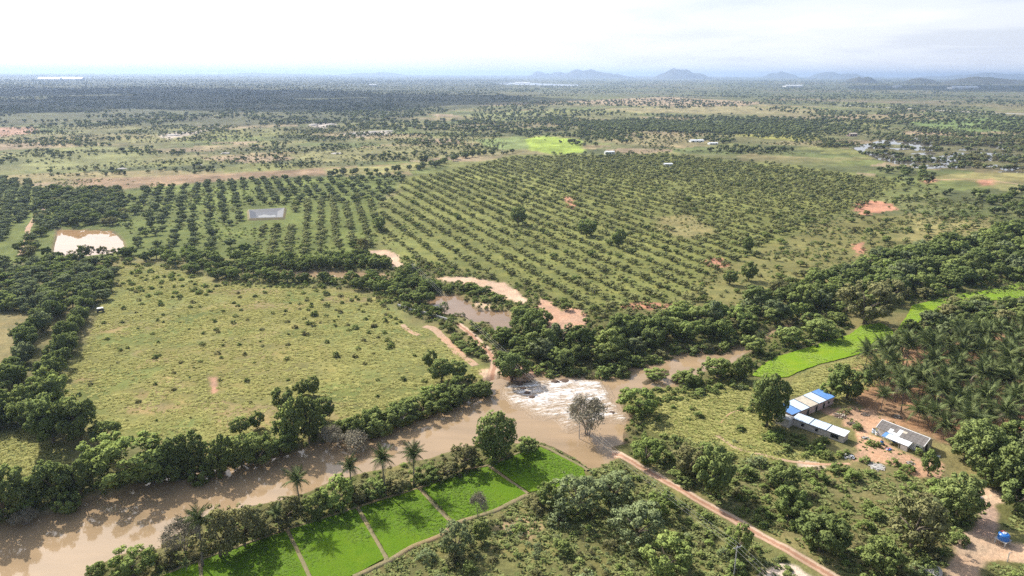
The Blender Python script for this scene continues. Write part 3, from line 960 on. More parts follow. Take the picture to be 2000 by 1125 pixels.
def crown_cloud(seed, zb=0.14, nclump=26, nleaf=2600, leaf=0.062, dome=False, spread=1.0, rough=.2):
    rs = np.random.RandomState(seed)
    cs, rc = [], []
    hz = (1 - zb) / 2
    tries = 0
    while len(cs) < nclump and tries < 4000:
        tries += 1
        d = rs.normal(size=3)
        d /= np.linalg.norm(d)
        if dome:
            d[2] = abs(d[2])
        rr_ = rs.uniform(0.5, 1.0) ** 0.6
        r0 = rs.uniform(0.07, 0.185) * spread
        if rs.uniform() < rough:                  # boughs standing out of the outline
            rr_, r0 = rs.uniform(.98, 1.07), r0 * .7
        c_ = d * rr_ * (0.5 - r0 * 0.95)
        if dome:
            p = np.array([c_[0], c_[1], c_[2] * 2 * (1 - 0.0) * 0.98])
        else:
            # widest a little below the middle, lumpy outline
            p = np.array([c_[0], c_[1], zb + hz + c_[2] * 2 * hz])
        cs.append(p)
        rc.append(r0)
    cs, rc = np.array(cs), np.array(rc)
    w = rc ** 2
    k = rs.choice(len(cs), int(nleaf * 1.7), p=w / w.sum())
    d = rs.normal(size=(len(k), 3))
    d[:, 2] += 0.25
    d /= np.linalg.norm(d, axis=1)[:, None]
    rad_ = rc[k] * rs.uniform(0.72, 1.08, len(k))
    zs = 1.0 if dome else (1 - zb)
    P = cs[k] + d * rad_[:, None] * np.array([1, 1, max(0.8, zs)])
    keep = (P[:, 2] > (0.0 if dome else zb * 0.6)) & (P[:, 2] < 1.02)
    for j in range(len(cs)):
        q_ = np.linalg.norm((P - cs[j]) / np.array([1, 1, max(0.8, zs)]), axis=1) < rc[j] * 0.62
        keep &= ~q_
    P, d, k = P[keep][:nleaf], d[keep][:nleaf], k[keep][:nleaf]
    V, Fq = leaf_quads(P, d, leaf, rs)
    lv = np.clip(0.35 * rs.uniform(size=len(P)) + 0.65 * rs.uniform(size=len(cs))[k], 0, 1)
    # the clump's own roundness plus some of the whole crown's
    ctr = np.array([0, 0, .25 if dome else zb + hz])
    o = P - ctr
    o /= np.linalg.norm(o, axis=1)[:, None] + 1e-9
    o = .7 * d + .5 * o
    o /= np.linalg.norm(o, axis=1)[:, None] + 1e-9
    return V, Fq, lv, o


def put_on(me, on):
    at_ = me.attributes.new('on', 'FLOAT_VECTOR', 'POINT')
    at_.data.foreach_set('vector', np.asarray(on, np.float32).ravel())


def crown_mesh(name, mname, **kw):
    V, Fq, lv, on = crown_cloud(**kw)
    me = fast_mesh(name, V, Fq, (mname,))
    put_lv(me, lv)
    put_on(me, np.repeat(on, 4, 0))
    return me


def trunk_mesh(name, seed, top=0.55, r=0.028, limbs=5, mname='bark'):
    rd = random.Random(seed)
    mb = MB()
    lean = (rd.uniform(-.05, .05), rd.uniform(-.05, .05))
    fork = top * rd.uniform(.5, .7)
    mb.tube([(0, 0, -0.06), (lean[0] * .4, lean[1] * .4, fork * .5), (lean[0], lean[1], fork)], [r * 1.35, r, r * .85], 7)
    for i in range(limbs):
        a = 2 * math.pi * (i + rd.random() * .6) / limbs
        L = rd.uniform(.16, .30)
        z1 = top + rd.uniform(0, .22)
        mb.tube([(lean[0], lean[1], fork - .02), (lean[0] + L * .45 * math.cos(a), lean[1] + L * .45 * math.sin(a), fork + (z1 - fork) * .6),
                 (lean[0] + L * math.cos(a), lean[1] + L * math.sin(a), z1)], [r * .7, r * .45, r * .18], 5)
    return mb.mesh(name, (mname,), True)


def bare_mesh(name, seed, mname='bark_grey', levels=4):
    """leafless tree: forking limbs down to twigs"""
    rd = random.Random(seed)
    mb = MB()
    tips = []
    def grow_(p, d, L, r, lv):
        e = p + d * L
        mid = p + d * L * .5 + Vector((rd.uniform(-1, 1), rd.uniform(-1, 1), rd.uniform(-.3, .6))) * L * .07
        mb.tube([p, mid, e], [r, r * .85, r * .62], 5 if lv < 2 else 3, 0, False)
        if lv >= levels:
            tips.append((e, d))
            return
        for i in range(3 if lv < 3 else 4):
            nd = (d + Vector((rd.gauss(0, .5), rd.gauss(0, .5), rd.gauss(.10, .30)))).normalized()
            grow_(e, nd, L * rd.uniform(.60, .80), r * .58, lv + 1)
    for i in range(3):
        a = 2.1 * i + rd.random()
        grow_(Vector((0, 0, -.05)), Vector((.30 * math.cos(a), .30 * math.sin(a), 1)).normalized(), .30, .020, 0)
    V = np.array(mb.V)
    w = np.abs(V[:, :2]).max()
    s = np.array([.5 / w, .5 / w, 1 / V[:, 2].max()])
    mb.V = [tuple(v) for v in V * s]
    return mb.mesh(name, (mname,)), np.array([tuple(t[0]) for t in tips]) * s


SHAPES = {   # foliage character per kind of plant
    'dark':   dict(mats='leaf_dark', n=6, kw=dict(zb=.10, nclump=48, nleaf=4200, leaf=.056, spread=.78)),
    'green':  dict(mats='leaf_green', n=6, kw=dict(zb=.08, nclump=46, nleaf=4000, leaf=.056, spread=.78)),
    'lime':   dict(mats='leaf_lime', n=3, kw=dict(zb=.05, nclump=54, nleaf=4200, leaf=.048, spread=.68)),
    'olive':  dict(mats='leaf_olive', n=3, kw=dict(zb=.08, nclump=54, nleaf=3800, leaf=.048, spread=.66)),
    'acacia': dict(mats='leaf_acacia', n=3, kw=dict(zb=.06, nclump=70, nleaf=4600, leaf=.038, spread=.55)),
    'round':  dict(mats='leaf_dark', n=1, kw=dict(zb=.05, nclump=95, nleaf=5600, leaf=.050, spread=.80, rough=.04)),
    'mango':  dict(mats='leaf_mango', n=4, kw=dict(zb=.06, nclump=42, nleaf=2600, leaf=.066, spread=.82)),
    'orchard': dict(mats='leaf_orchard', n=5, kw=dict(zb=.08, nclump=26, nleaf=1000, leaf=.09, spread=.8)),
    'far':    dict(mats='leaf_far', n=5, kw=dict(zb=.05, nclump=14, nleaf=260, leaf=.19, spread=1.1)),
    'bush':   dict(mats='leaf_green', n=5, kw=dict(zb=.0, nclump=34, nleaf=1900, leaf=.066, dome=True, spread=.78)),
    'bushlime': dict(mats='leaf_lime', n=4, kw=dict(zb=.0, nclump=36, nleaf=1900, leaf=.062, dome=True, spread=.75)),
    'busholive': dict(mats='leaf_olive', n=4, kw=dict(zb=.0, nclump=40, nleaf=1900, leaf=.058, dome=True, spread=.7)),
    'bushdark': dict(mats='leaf_dark', n=3, kw=dict(zb=.0, nclump=34, nleaf=1900, leaf=.066, dome=True, spread=.78)),
    'bushacacia': dict(mats='leaf_acacia', n=3, kw=dict(zb=.0, nclump=50, nleaf=2300, leaf=.048, dome=True, spread=.6)),
}
CROWN, TRUNK = {}, {}
sd_ = 100
for k_, s_ in SHAPES.items():
    CROWN[k_], TRUNK[k_] = [], []
    for i in range(s_['n']):
        sd_ += 7
        kw_ = dict(s_['kw'])
        if i % 3 == 2:      # looser, gappier crown
            kw_.update(nclump=int(kw_['nclump'] * .55), nleaf=int(kw_['nleaf'] * .62), spread=kw_.get('spread', 1.0) * 1.08)
        if i % 3 == 1 and not kw_.get('dome'):
            kw_.update(zb=kw_['zb'] + .12)
        CROWN[k_].append(crown_mesh('crown_' + k_, s_['mats'], seed=sd_, **kw_))
        TRUNK[k_].append(trunk_mesh('trunk_' + k_, sd_, .42 if 'bush' not in k_ else .35, .03 if 'bush' not in k_ else .018))
bare_list = [bare_mesh('limbs', s, levels=5) for s in (5, 8)]
BARE, BARE_LEAF = [], []
for (bm_, tips), s in zip(bare_list, (3, 4)):
    rs = np.random.RandomState(s)
    P = tips[rs.randint(0, len(tips), 4200)] + rs.normal(size=(4200, 3)) * .04
    V, Fq = leaf_quads(P, rs.normal(size=(4200, 3)), .06, rs, aspect=.22, jit=1.0)
    me = fast_mesh('twigs', V, Fq, ('leaf_dry',))
    put_lv(me, rs.uniform(size=4200))
    BARE.append(bm_)
    BARE_LEAF.append(me)


def merged(crown, trunk, name):
    """crown and trunk as one mesh, for plants too small in view to show parts"""
    nv = len(crown.vertices)
    a = np.empty(nv * 3, np.float32); crown.vertices.foreach_get('co', a)
    V = [tuple(v) for v in a.reshape(-1, 3)]
    Fc = [tuple(p.vertices) for p in crown.polygons]
    nf = len(Fc)
    V += [tuple(v.co) for v in trunk.vertices]
    Fc += [tuple(nv + i for i in p.vertices) for p in trunk.polygons]
    me = new_mesh(name, V, Fc, (), False, [0] * nf + [1] * (len(Fc) - nf))
    me.materials.append(crown.materials[0]); me.materials.append(trunk.materials[0])
    lv = np.zeros(nv, np.float32); crown.attributes['lv'].data.foreach_get('value', lv)
    at_ = me.attributes.new('lv', 'FLOAT', 'POINT')
    at_.data.foreach_set('value', np.concatenate([lv, np.zeros(len(V) - nv)]).astype(np.float32))
    on = np.zeros(nv * 3, np.float32); crown.attributes['on'].data.foreach_get('vector', on)
    put_on(me, np.concatenate([on, np.zeros((len(V) - nv) * 3)]))
    return me


WHOLE = {k_: [merged(c_, t_, 'plant_' + k_) for c_, t_ in zip(CROWN[k_], TRUNK[k_])] for k_ in SHAPES}

# grass tussocks
def tuft_mesh(name, mname, seed, n=26, h=1.0, w=.5, bl=.16):
    rs = np.random.RandomState(seed)
    V, lv = [], []
    for i in range(n):
        a, r0 = rs.uniform(0, 6.28), w * math.sqrt(rs.uniform(0, 1)) * .7
        b_ = np.array([r0 * math.cos(a), r0 * math.sin(a), -.02])
        o = np.array([math.cos(a + rs.normal(0, .6)), math.sin(a + rs.normal(0, .6)), 0]) * rs.uniform(.1, .42)
        hh = h * rs.uniform(.5, 1.0)
        tp = b_ + o + np.array([0, 0, hh])
        sd2 = np.array([-o[1], o[0], 0]); sd2 = sd2 / (np.linalg.norm(sd2) + 1e-6) * bl * rs.uniform(.6, 1.3)
        md = b_ * .4 + tp * .6 + np.array([0, 0, .06])
        V += [b_ - sd2 * .6, b_ + sd2 * .6, md + sd2, tp, md - sd2]
        lv.append(rs.uniform())
    me = new_mesh(name, V, [tuple(range(5 * i, 5 * i + 5)) for i in range(n)], (mname,))
    at_ = me.attributes.new('lv', 'FLOAT', 'POINT')
    at_.data.foreach_set('value', np.repeat(lv, 5).astype(np.float32))
    return me


TUFT = {k_: [tuft_mesh('tuft', m_, 300 + i * 3 + j, *a_) for i in range(3)] for j, (k_, m_, a_) in enumerate([
    ('meadow', 'blade_meadow', (26, .55, .62, .18)), ('scrub', 'blade_scrub', (26, .7, .55, .16)),
    ('rice', 'blade_rice', (22, .34, .55, .10)), ('field', 'blade_field', (22, .45, .6, .12))])}

# palms
def frond_mesh(name, seed, droop=.5, mname='leaf_palm'):
    """unit-long feather leaf along +X, arching, with leaflets both sides"""
    rs = np.random.RandomState(seed)
    n = 21
    t = np.linspace(0, 1, n)
    spine = np.stack([t * (1 - .12 * droop * t), np.zeros(n), .16 * np.sin(t * 2.2) - droop * t ** 2.4 * .8], 1)
    V, Fc, lv = [], [], []
    for i in range(n - 1):                         # rachis
        a, b_ = spine[i], spine[i + 1]
        w = .014 * (1 - .7 * t[i])
        k = len(V)
        V += [a + [0, w, 0], a - [0, w, 0], b_ - [0, w * .8, 0], b_ + [0, w * .8, 0]]
        Fc.append((k, k + 1, k + 2, k + 3)); lv += [1, 1, 1, 1]
    for i in range(1, n):
        for sgn in (-1, 1):
            L = .24 * math.sin(math.pi * min(.98, .18 + .80 * t[i])) * rs.uniform(.85, 1.15) + .04
            dx = .10 + .12 * t[i]
            a = spine[i]
            tip = a + np.array([dx, sgn * L, -L * rs.uniform(.35, .75) - droop * .05])
            w = .021
            k = len(V)
            V += [a - [w, 0, 0], a + [w, 0, 0], (a * .45 + tip * .55) + [w * .9, 0, .015], tip, (a * .45 + tip * .55) - [w * .7, 0, -.015]]
            Fc.append(tuple(range(k, k + 5)))
            lv += [rs.uniform()] * 5
    me = new_mesh(name, V, Fc, (mname,))
    at_ = me.attributes.new('lv', 'FLOAT', 'POINT')
    at_.data.foreach_set('value', np.array(lv, np.float32))
    return me


FROND = [frond_mesh('frond', 11, .25), frond_mesh('frond', 12, .45), frond_mesh('frond', 13, .70), frond_mesh('frond_dry', 14, .9, 'leaf_dry')]


def frond_poses(seed, n=20):
    rd = random.Random(seed)
    out = []
    for i in range(n):
        u = i / (n - 1)
        el = math.radians(78 - 105 * u + rd.uniform(-8, 8))
        az = i * 2.39996 + rd.uniform(-.25, .25)
        kind = 0 if u < .3 else (1 if u < .65 else 2)
        if u > .93 and rd.random() < .5:
            kind = 3
        out.append((az, el, kind, rd.uniform(.85, 1.12) * (.8 + .2 * math.sin(math.pi * min(1, u + .25))), rd.uniform(-.5, .5)))
    return out


def palm_trunk(name, seed):
    rd = random.Random(seed)
    mb = MB()
    bx, by = rd.uniform(-.06, .06), rd.uniform(-.06, .06)
    pts = [(bx * math.sin(u * 1.57) * (1 if u else 0), by * u * u, u - .03 * (u == 0)) for u in (0, .2, .4, .6, .8, 1)]
    mb.tube(pts, [.030, .021, .018, .017, .016, .018], 8)
    return mb.mesh(name, ('palm_bark',), True), pts[-1]


PTRUNK = [palm_trunk('palm_trunk', s) for s in (1, 2, 3, 4)]


def palm_crown_mesh(seed):
    V, Fc, mi, lv = [], [], [], []
    for az, el, kd, L, tw in frond_poses(seed, 22):
        me = FROND[kd]
        M = Matrix.Rotation(az, 3, 'Z') @ Matrix.Rotation(-el, 3, 'Y') @ Matrix.Rotation(tw, 3, 'X')
        k = len(V)
        V += [tuple((M @ v.co) * L) for v in me.vertices]
        Fc += [tuple(k + i for i in p.vertices) for p in me.polygons]
        mi += [1 if kd == 3 else 0] * len(me.polygons)
        l_ = np.zeros(len(me.vertices), np.float32); me.attributes['lv'].data.foreach_get('value', l_)
        lv += list(l_)
    me = new_mesh('palm_crown', V, Fc, ('leaf_palm', 'leaf_dry'), False, mi)
    at_ = me.attributes.new('lv', 'FLOAT', 'POINT')
    at_.data.foreach_set('value', np.array(lv, np.float32))
    return me


PCROWN = [palm_crown_mesh(s) for s in (21, 22, 23, 24, 25)]

# ------------------------------------------------------------------ planting
RND = random.Random(77)
PEND = {}          # name -> list of entries: every countable plant waits here until the largest in view are chosen


def px_scale(p):
    _, d = PX(np.array([[p[0], p[1], 0.0]]))
    return d[0] / F_PX


def plant(name, x, y, w, h, sp, label, cat, group=None, parts=True, px=True, fixed=False):
    """(x, y) pixel of the foot, w and h in pixels (px) or ground metres"""
    if px:
        p = G(x, y)
        s = px_scale(p)
        dep = math.atan2(CAM_H, math.hypot(*p))
        w, h = w * s, h * s / math.cos(dep) * 0.92
    else:
        p = np.array([x, y])
    PEND.setdefault(name, []).append(dict(p=p, w=w, h=h, sp=sp, label=label, cat=cat, group=group, parts=parts, fixed=fixed))


def fill(name, poly, spacing, w, h, sps, label, cat, group, parts=True, seed=1, jit=.42, rowaz=None, rowsp=None, drop=.0, avoid=(), keepf=None):
    """plants over a polygon (photograph pixels): jittered grid or straight rows"""
    pw = GP(poly)
    rd = np.random.RandomState(seed)
    az = 0.0 if rowaz is None else math.radians(rowaz)
    u = np.array([math.sin(az), math.cos(az)]); v = np.array([u[1], -u[0]])
    a, b_ = pw @ u, pw @ v
    sp_v = rowsp or spacing
    U, Vv = np.meshgrid(np.arange(a.min(), a.max(), spacing), np.arange(b_.min(), b_.max(), sp_v))
    P = U.ravel()[:, None] * u + Vv.ravel()[:, None] * v
    P = P + (rd.uniform(-1, 1, (len(P), 2)) * (np.array([spacing, sp_v]) * jit)[None, :] if rowaz is None else
             rd.normal(size=P.shape) * spacing * jit)
    k = inside(P, pw) & (rd.uniform(size=len(P)) > drop)
    for av in avoid:
        k &= ~inside(P, av)
    if keepf is not None:
        k &= rd.uniform(size=len(P)) < keepf(P)
    # never in water
    for kn in WPOLY:
        k &= sdist(P, WPOLY[kn], 6.0) > 0.4
    P = P[k]
    names, wts = [s[0] for s in sps], np.array([s[1] for s in sps], float)
    pick = rd.choice(len(names), len(P), p=wts / wts.sum())
    sz = rd.uniform(0, 1, len(P)) ** 1.2
    for p, c_, s in zip(P, pick, sz):
        f_ = rd.uniform(.88, 1.12)
        plant(name, p[0], p[1], w[0] + (w[1] - w[0]) * s, (h[0] + (h[1] - h[0]) * s) * f_, names[c_], label, cat, group, parts, px=False)
    return P


def line_fill(name, pts, step, w, h, sps, label, cat, group, wander=1.5, parts=True, seed=1):
    L = smooth_line([G(*p) for p in pts], step)
    rd = np.random.RandomState(seed)
    names, wts = [s[0] for s in sps], np.array([s[1] for s in sps], float)
    for p in L:
        s = rd.uniform()
        p = p + rd.normal(size=2) * wander
        plant(name, p[0], p[1], w[0] + (w[1] - w[0]) * s, (h[0] + (h[1] - h[0]) * s) * rd.uniform(.85, 1.15),
              names[rd.choice(len(names), p=wts / wts.sum())], label, cat, group, parts, px=False)


LANDMARK = [(970, 740, 'near the ford'), (1110, 790, 'near the rapids'), (1250, 700, 'above the rapids'), (1340, 690, 'facing the islets'), (1430, 650, 'at the upper river bend'),
            (1560, 600, 'above the crop field tip'), (1700, 540, 'behind the huge grey green tree'), (1850, 510, 'towards the right edge'), (1970, 470, 'at the right edge'),
            (1100, 640, 'below the eroded bank'), (930, 610, 'at the upper pool'), (1000, 570, 'above the upper pool'), (850, 560, 'under the electric line'), (700, 520, 'at the clipped hedge'),
            (580, 520, 'at the hedge end'), (620, 560, 'along the brown ditch'), (400, 520, 'at the meadow top'), (300, 600, 'in the upper meadow'), (250, 760, 'in the lower left meadow'),
            (450, 700, 'in the middle of the meadow'), (430, 800, 'in the lower meadow'), (700, 640, 'in the right part of the meadow'), (760, 730, 'at the meadow end near the ford'), (160, 640, 'at the upper left of the meadow'),
            (60, 700, 'beside the tan field'), (100, 800, 'at the lower left corner'), (60, 560, 'at the left edge'), (180, 540, 'below the farm pond'), (170, 470, 'beside the farm pond'),
            (60, 390, 'in the far left corner'), (330, 400, 'in the middle grove'), (330, 470, 'in the front of the grove'), (480, 360, 'at the grove top'), (600, 370, 'at the far end of the rows'), (520, 430, 'by the lined reservoir'),
            (640, 450, 'in the short rows'), (850, 480, 'at the front of the long rows'), (950, 430, 'in the middle of the long rows'), (850, 380, 'at the head of the long rows'), (1100, 520, 'at the lower right of the rows'),
            (1150, 430, 'in the right rows'), (1250, 540, 'above the tree belt'), (1050, 350, 'in the far rows'), (1300, 360, 'in the far right rows'), (1400, 560, 'by the two single trees'), (1560, 480, 'in the rough grass'),
            (1700, 420, 'by the red soil patch'), (1850, 440, 'at the right grass clearing'), (200, 950, 'by the broad spreading tree'), (450, 900, 'by the ivy covered tree'), (600, 850, 'by the tallest cluster'), (750, 830, 'at the river bend'),
            (400, 1080, 'by the olive trees'), (600, 1010, 'by the tall single palm'), (770, 960, 'by the palm pair'), (950, 900, 'by the large round tree'), (800, 1110, 'at the bottom below the paddies'), (1000, 1060, 'on the dry slope'),
            (1150, 1080, 'at the bottom middle'), (1200, 960, 'by the grey green thicket'), (1330, 1040, 'along the electric wires'), (1440, 1090, 'by the near pole'), (1260, 870, 'beside the road head'), (1330, 910, 'right of the road head'),
            (1400, 950, 'by the tall dark tree'), (1500, 1000, 'halfway down the road'), (1600, 1080, 'at the road end'), (1560, 930, 'below the footpath'), (1680, 960, 'below the farmyard'), (1720, 1050, 'in the lower thicket'),
            (1850, 1000, 'by the right track'), (1800, 1100, 'by the boulder'), (1990, 1110, 'in the lower right corner'), (1350, 800, 'on the open slope'), (1250, 780, 'beside the yellow green bush'), (1580, 870, 'below the sheds'),
            (1760, 670, 'at the end of the crop field'), (1850, 650, 'behind the palms'), (1960, 630, 'behind the palms at the edge'), (1900, 900, 'right of the farmyard'), (1980, 950, 'at the edge above the track'),
            (100, 300, 'in the far left fields'), (350, 290, 'in the left fields'), (600, 290, 'in the middle fields'), (850, 280, 'behind the orchard head'), (1080, 270, 'by the bright green field'), (1300, 260, 'behind the far rows'),
            (1550, 270, 'left of the flooded wood'), (1700, 300, 'at the tip of the flooded wood'), (1850, 300, 'in the middle of the flood'), (1970, 310, 'at the right end of the flood'), (1800, 360, 'below the flooded wood'),
            (1700, 730, 'at the grove front'), (1780, 790, 'by the gabled house'), (1800, 720, 'in the left of the grove'), (1880, 760, 'in the middle of the grove'), (1860, 840, 'behind the gabled house'), (1960, 720, 'in the right of the grove'), (1960, 830, 'in the lower right of the grove')]
LMX = np.array([(a, b * 1.6) for a, b, c in LANDMARK], float)
LOOK = {'dark': 'dark', 'green': 'mid green', 'lime': 'light green', 'olive': 'olive brown', 'acacia': 'grey green', 'mango': 'deep green', 'orchard': 'soft green', 'far': 'dull green'}


def which(label, sp, w, w_mid, p):
    """same kind, told apart by leaf colour, size and the nearest landmark"""
    uv, _ = PX(np.array([[p[0], p[1], 0.0]]))
    k = int(np.argmin(((LMX - uv[0] * np.array([1, 1.6])) ** 2).sum(1)))
    sz = 'large' if w > w_mid * 1.15 else 'small' if w < w_mid * .87 else 'middling'
    return '%s %s %s, %s' % (sz, LOOK.get(sp.replace('bush', '') or 'green', 'green'), label, LANDMARK[k][2])


SPIN = np.random.RandomState(9)


def make_plant(name, e):
    z = H1(e['p'])
    loc = (e['p'][0], e['p'][1], z - .05)
    rz = SPIN.uniform(0, 6.28)
    sc = (e['w'], e['w'] * SPIN.uniform(.9, 1.1), e['h'])
    sp = e['sp']
    if sp == 'bare':
        i = SPIN.randint(len(BARE))
        o = empty(name, loc, rz, sc)
        obj('limbs', BARE[i], o); obj('twigs', BARE_LEAF[i], o)
    elif e['parts']:
        i = SPIN.randint(len(CROWN[sp]))
        if e['fixed'] and i % 3 != 0:
            i = 0 if len(CROWN[sp]) < 4 else 3 * SPIN.randint(2)
        o = empty(name, loc, rz, sc)
        obj('trunk' if 'bush' not in sp else 'stem', TRUNK[sp][i], o); obj('crown' if 'bush' not in sp else 'foliage', CROWN[sp][i], o)
    else:
        o = obj(name, WHOLE[sp][SPIN.randint(len(WHOLE[sp]))], None, loc)
        o.rotation_euler = (0, 0, rz); o.scale = sc
    return tag(o, e['label'], e['cat'], e['group'])


_protos = {}


def proto_collection(meshes, key):
    """meshes to scatter, kept outside the scene"""
    if key not in _protos:
        c_ = bpy.data.collections.new('stock_' + key)
        for i, me in enumerate(meshes):
            c_.objects.link(bpy.data.objects.new('stock_%s_%03d' % (key, i), me))
        _protos[key] = c_
    return _protos[key]


def scatter(name, label, P, scl, rot, idx, meshes, key, kind='stuff'):
    """uncountable growth: one object that draws its plants by geometry nodes"""
    me = bpy.data.meshes.new(name)
    n = len(P)
    me.vertices.add(n)
    me.vertices.foreach_set('co', np.asarray(P, np.float32).ravel())
    for an, ty, arr, fld in (('scl', 'FLOAT_VECTOR', scl, 'vector'), ('rot', 'FLOAT', rot, 'value'), ('idx', 'INT', idx, 'value')):
        at_ = me.attributes.new(an, ty, 'POINT')
        at_.data.foreach_set(fld, np.asarray(arr, np.int32 if ty == 'INT' else np.float32).ravel())
    o = struct(obj(name, me), kind, label)
    ng = bpy.data.node_groups.new('scatter_' + name, 'GeometryNodeTree')
    ng.interface.new_socket('Geometry', in_out='INPUT', socket_type='NodeSocketGeometry')
    ng.interface.new_socket('Geometry', in_out='OUTPUT', socket_type='NodeSocketGeometry')
    g = ng.nodes
    gi, go = g.new('NodeGroupInput'), g.new('NodeGroupOutput')
    ci = g.new('GeometryNodeCollectionInfo')
    ci.inputs['Collection'].default_value = proto_collection(meshes, key)
    ci.inputs['Separate Children'].default_value = True
    ci.inputs['Reset Children'].default_value = True
    iop = g.new('GeometryNodeInstanceOnPoints')
    iop.inputs['Pick Instance'].default_value = True
    def na(an, ty):
        a = g.new('GeometryNodeInputNamedAttribute')
        a.data_type = ty
        a.inputs['Name'].default_value = an
        return a.outputs['Attribute']
    cx = g.new('ShaderNodeCombineXYZ')
    L = ng.links.new
    L(gi.outputs[0], iop.inputs['Points']); L(ci.outputs[0], iop.inputs['Instance'])
    L(na('idx', 'INT'), iop.inputs['Instance Index'])
    L(na('rot', 'FLOAT'), cx.inputs[2])
    e2r = g.new('FunctionNodeEulerToRotation')
    L(cx.outputs[0], e2r.inputs[0]); L(e2r.outputs[0], iop.inputs['Rotation'])
    L(na('scl', 'FLOAT_VECTOR'), iop.inputs['Scale'])
    L(iop.outputs[0], go.inputs[0])
    md = o.modifiers.new('scatter', 'NODES')
    md.node_group = ng
    return o


STUFF_NAME = {}


def release(cap=290):
    """the largest of each kind in view become objects of their own, the rest one mass"""
    keys = sorted(SHAPES)
    meshes, base = [], {}
    for k_ in keys:
        base[k_] = len(meshes)
        meshes += WHOLE[k_]
    for name, L in PEND.items():
        P = np.array([[*e['p'], 0.0] for e in L])
        uv, d = PX(P)
        hh = np.array([e['h'] for e in L])
        inv = (uv[:, 0] > -25) & (uv[:, 0] < 2025) & (uv[:, 1] > 140) & (uv[:, 1] - hh * F_PX / d < 1120) & (d > 1)
        size = np.array([e['w'] for e in L]) / d * inv + np.array([9.0 * e['fixed'] for e in L])
        order = np.argsort(-size)
        one = [i for i in order[:cap] if size[i] > 0]
        mid = float(np.median([e['w'] for e in L]))
        for i in one:
            if not L[i]['fixed']:
                L[i]['label'] = which(L[i]['label'], L[i]['sp'], L[i]['w'], mid, L[i]['p'])
                L[i]['group'] = (L[i]['group'] or name)
            make_plant(name, L[i])
        so = set(one)
        rest = [i for i in order if i not in so and L[i]['sp'] != 'bare']
        if rest:
            rs = np.random.RandomState(len(rest))
            pp = np.array([L[i]['p'] for i in rest])
            zz_ = height(pp) - .05
            sc = np.array([[L[i]['w'], L[i]['w'], L[i]['h']] for i in rest])
            ix = [base[L[i]['sp']] + rs.randint(len(WHOLE[L[i]['sp']])) for i in rest]
            nm, lb = STUFF_NAME.get(name, (name + '_undergrowth', 'more of the same growth farther off'))
            scatter(nm, lb, np.column_stack([pp, zz_]), sc, rs.uniform(0, 6.28, len(rest)), ix, meshes, 'plants')

# ---- belts and woods -------------------------------------------------------
CLEAR = [GP([(885, 622), (915, 636), (942, 662), (978, 700), (982, 735), (945, 745), (955, 705), (925, 668), (890, 642)]),
         GP([(776, 628), (825, 632), (856, 636), (900, 680), (940, 712), (926, 722), (880, 688), (845, 656), (800, 655)]),
         GP([(655, 500), (700, 487), (760, 485), (782, 496), (805, 528), (785, 536), (755, 508)]),
         GP([(840, 545), (896, 536), (955, 543), (995, 550), (1016, 566), (1034, 588), (1020, 598), (984, 586), (930, 560), (890, 556)]),
         GP([(1050, 580), (1075, 586), (1145, 603), (1156, 628), (1120, 670), (1076, 655), (1046, 604)])]
DG = [('dark', 6), ('green', 4), ('mango', 2), ('olive', 1), ('lime', 1)]
BELT = [(1020, 668), (1060, 655), (1130, 668), (1180, 655), (1250, 642), (1330, 622), (1430, 606), (1550, 570), (1640, 530), (1800, 490), (1900, 465), (2080, 438),
        (2080, 540), (1920, 556), (1860, 566), (1800, 572), (1640, 590), (1560, 622), (1460, 655), (1300, 684), (1230, 715), (1140, 724), (1100, 722), (1060, 712), (1010, 700)]
fill('riverside_tree', BELT, 8.4, (6.5, 15), (5, 12), DG, 'tree of the upper river belt', 'tree', 'tree belt along the upper river', seed=3, avoid=CLEAR + PADDY_W[6:])
fill('riverside_tree', [(1560, 640), (1640, 605), (1700, 590), (1860, 568), (1850, 576), (1700, 620), (1600, 655)], 10, (7, 12), (5, 8), [('green', 3), ('olive', 2), ('dark', 2)],
     'tree of the upper river belt', 'tree', 'tree belt along the upper river', seed=4, avoid=[grow(p_, 3.0) for p_ in PADDY_W[6:]])
GROVE_EDGE = [(1740, 665), (1790, 640), (1820, 618), (1900, 600), (2080, 588), (2080, 660), (1960, 655), (1900, 665), (1800, 690), (1745, 700)]
fill('grove_edge_tree', GROVE_EDGE, 8.5, (8, 13), (6.5, 10), DG, 'tree behind the coconut grove', 'tree', 'trees behind the coconut grove', seed=5, avoid=[grow(p_, 3.0) for p_ in PADDY_W[6:]])
fill('grove_edge_tree', [(1850, 880), (2080, 850), (2080, 1000), (1985, 1000), (1900, 960), (1850, 930)], 8.0, (8, 13), (8, 12), DG,
     'tree below the coconut grove', 'tree', 'trees below the coconut grove', seed=6)

HEDGE_A = [(108, 600), (84, 630), (60, 670), (38, 715), (18, 760), (-2, 800), (-26, 845)]
HEDGE_B = [(176, 590), (158, 625), (138, 665), (114, 715), (88, 765), (70, 810), (64, 840)]
HL = 'tree of the double tree line'
for k_, hl in enumerate((HEDGE_A, HEDGE_B)):
    line_fill('hedgerow_tree', hl, 4.6, (6.2, 10.5), (6, 10), [('dark', 6), ('green', 2), ('mango', 2)], HL, 'tree', 'double tree line by the meadow', 1.4, seed=40 + k_)
fill('hedgerow_tree', [(60, 775), (115, 790), (150, 830), (160, 858), (100, 866), (30, 840), (40, 795)], 7.0, (8, 12), (8, 12), [('dark', 7), ('green', 2)], HL, 'tree', 'double tree line by the meadow', seed=43)
fill('hedgerow_tree', [(-60, 790), (20, 800), (30, 835), (-60, 850)], 7.0, (8, 12), (8, 12), [('dark', 7), ('green', 2)], HL, 'tree', 'double tree line by the meadow', seed=44)
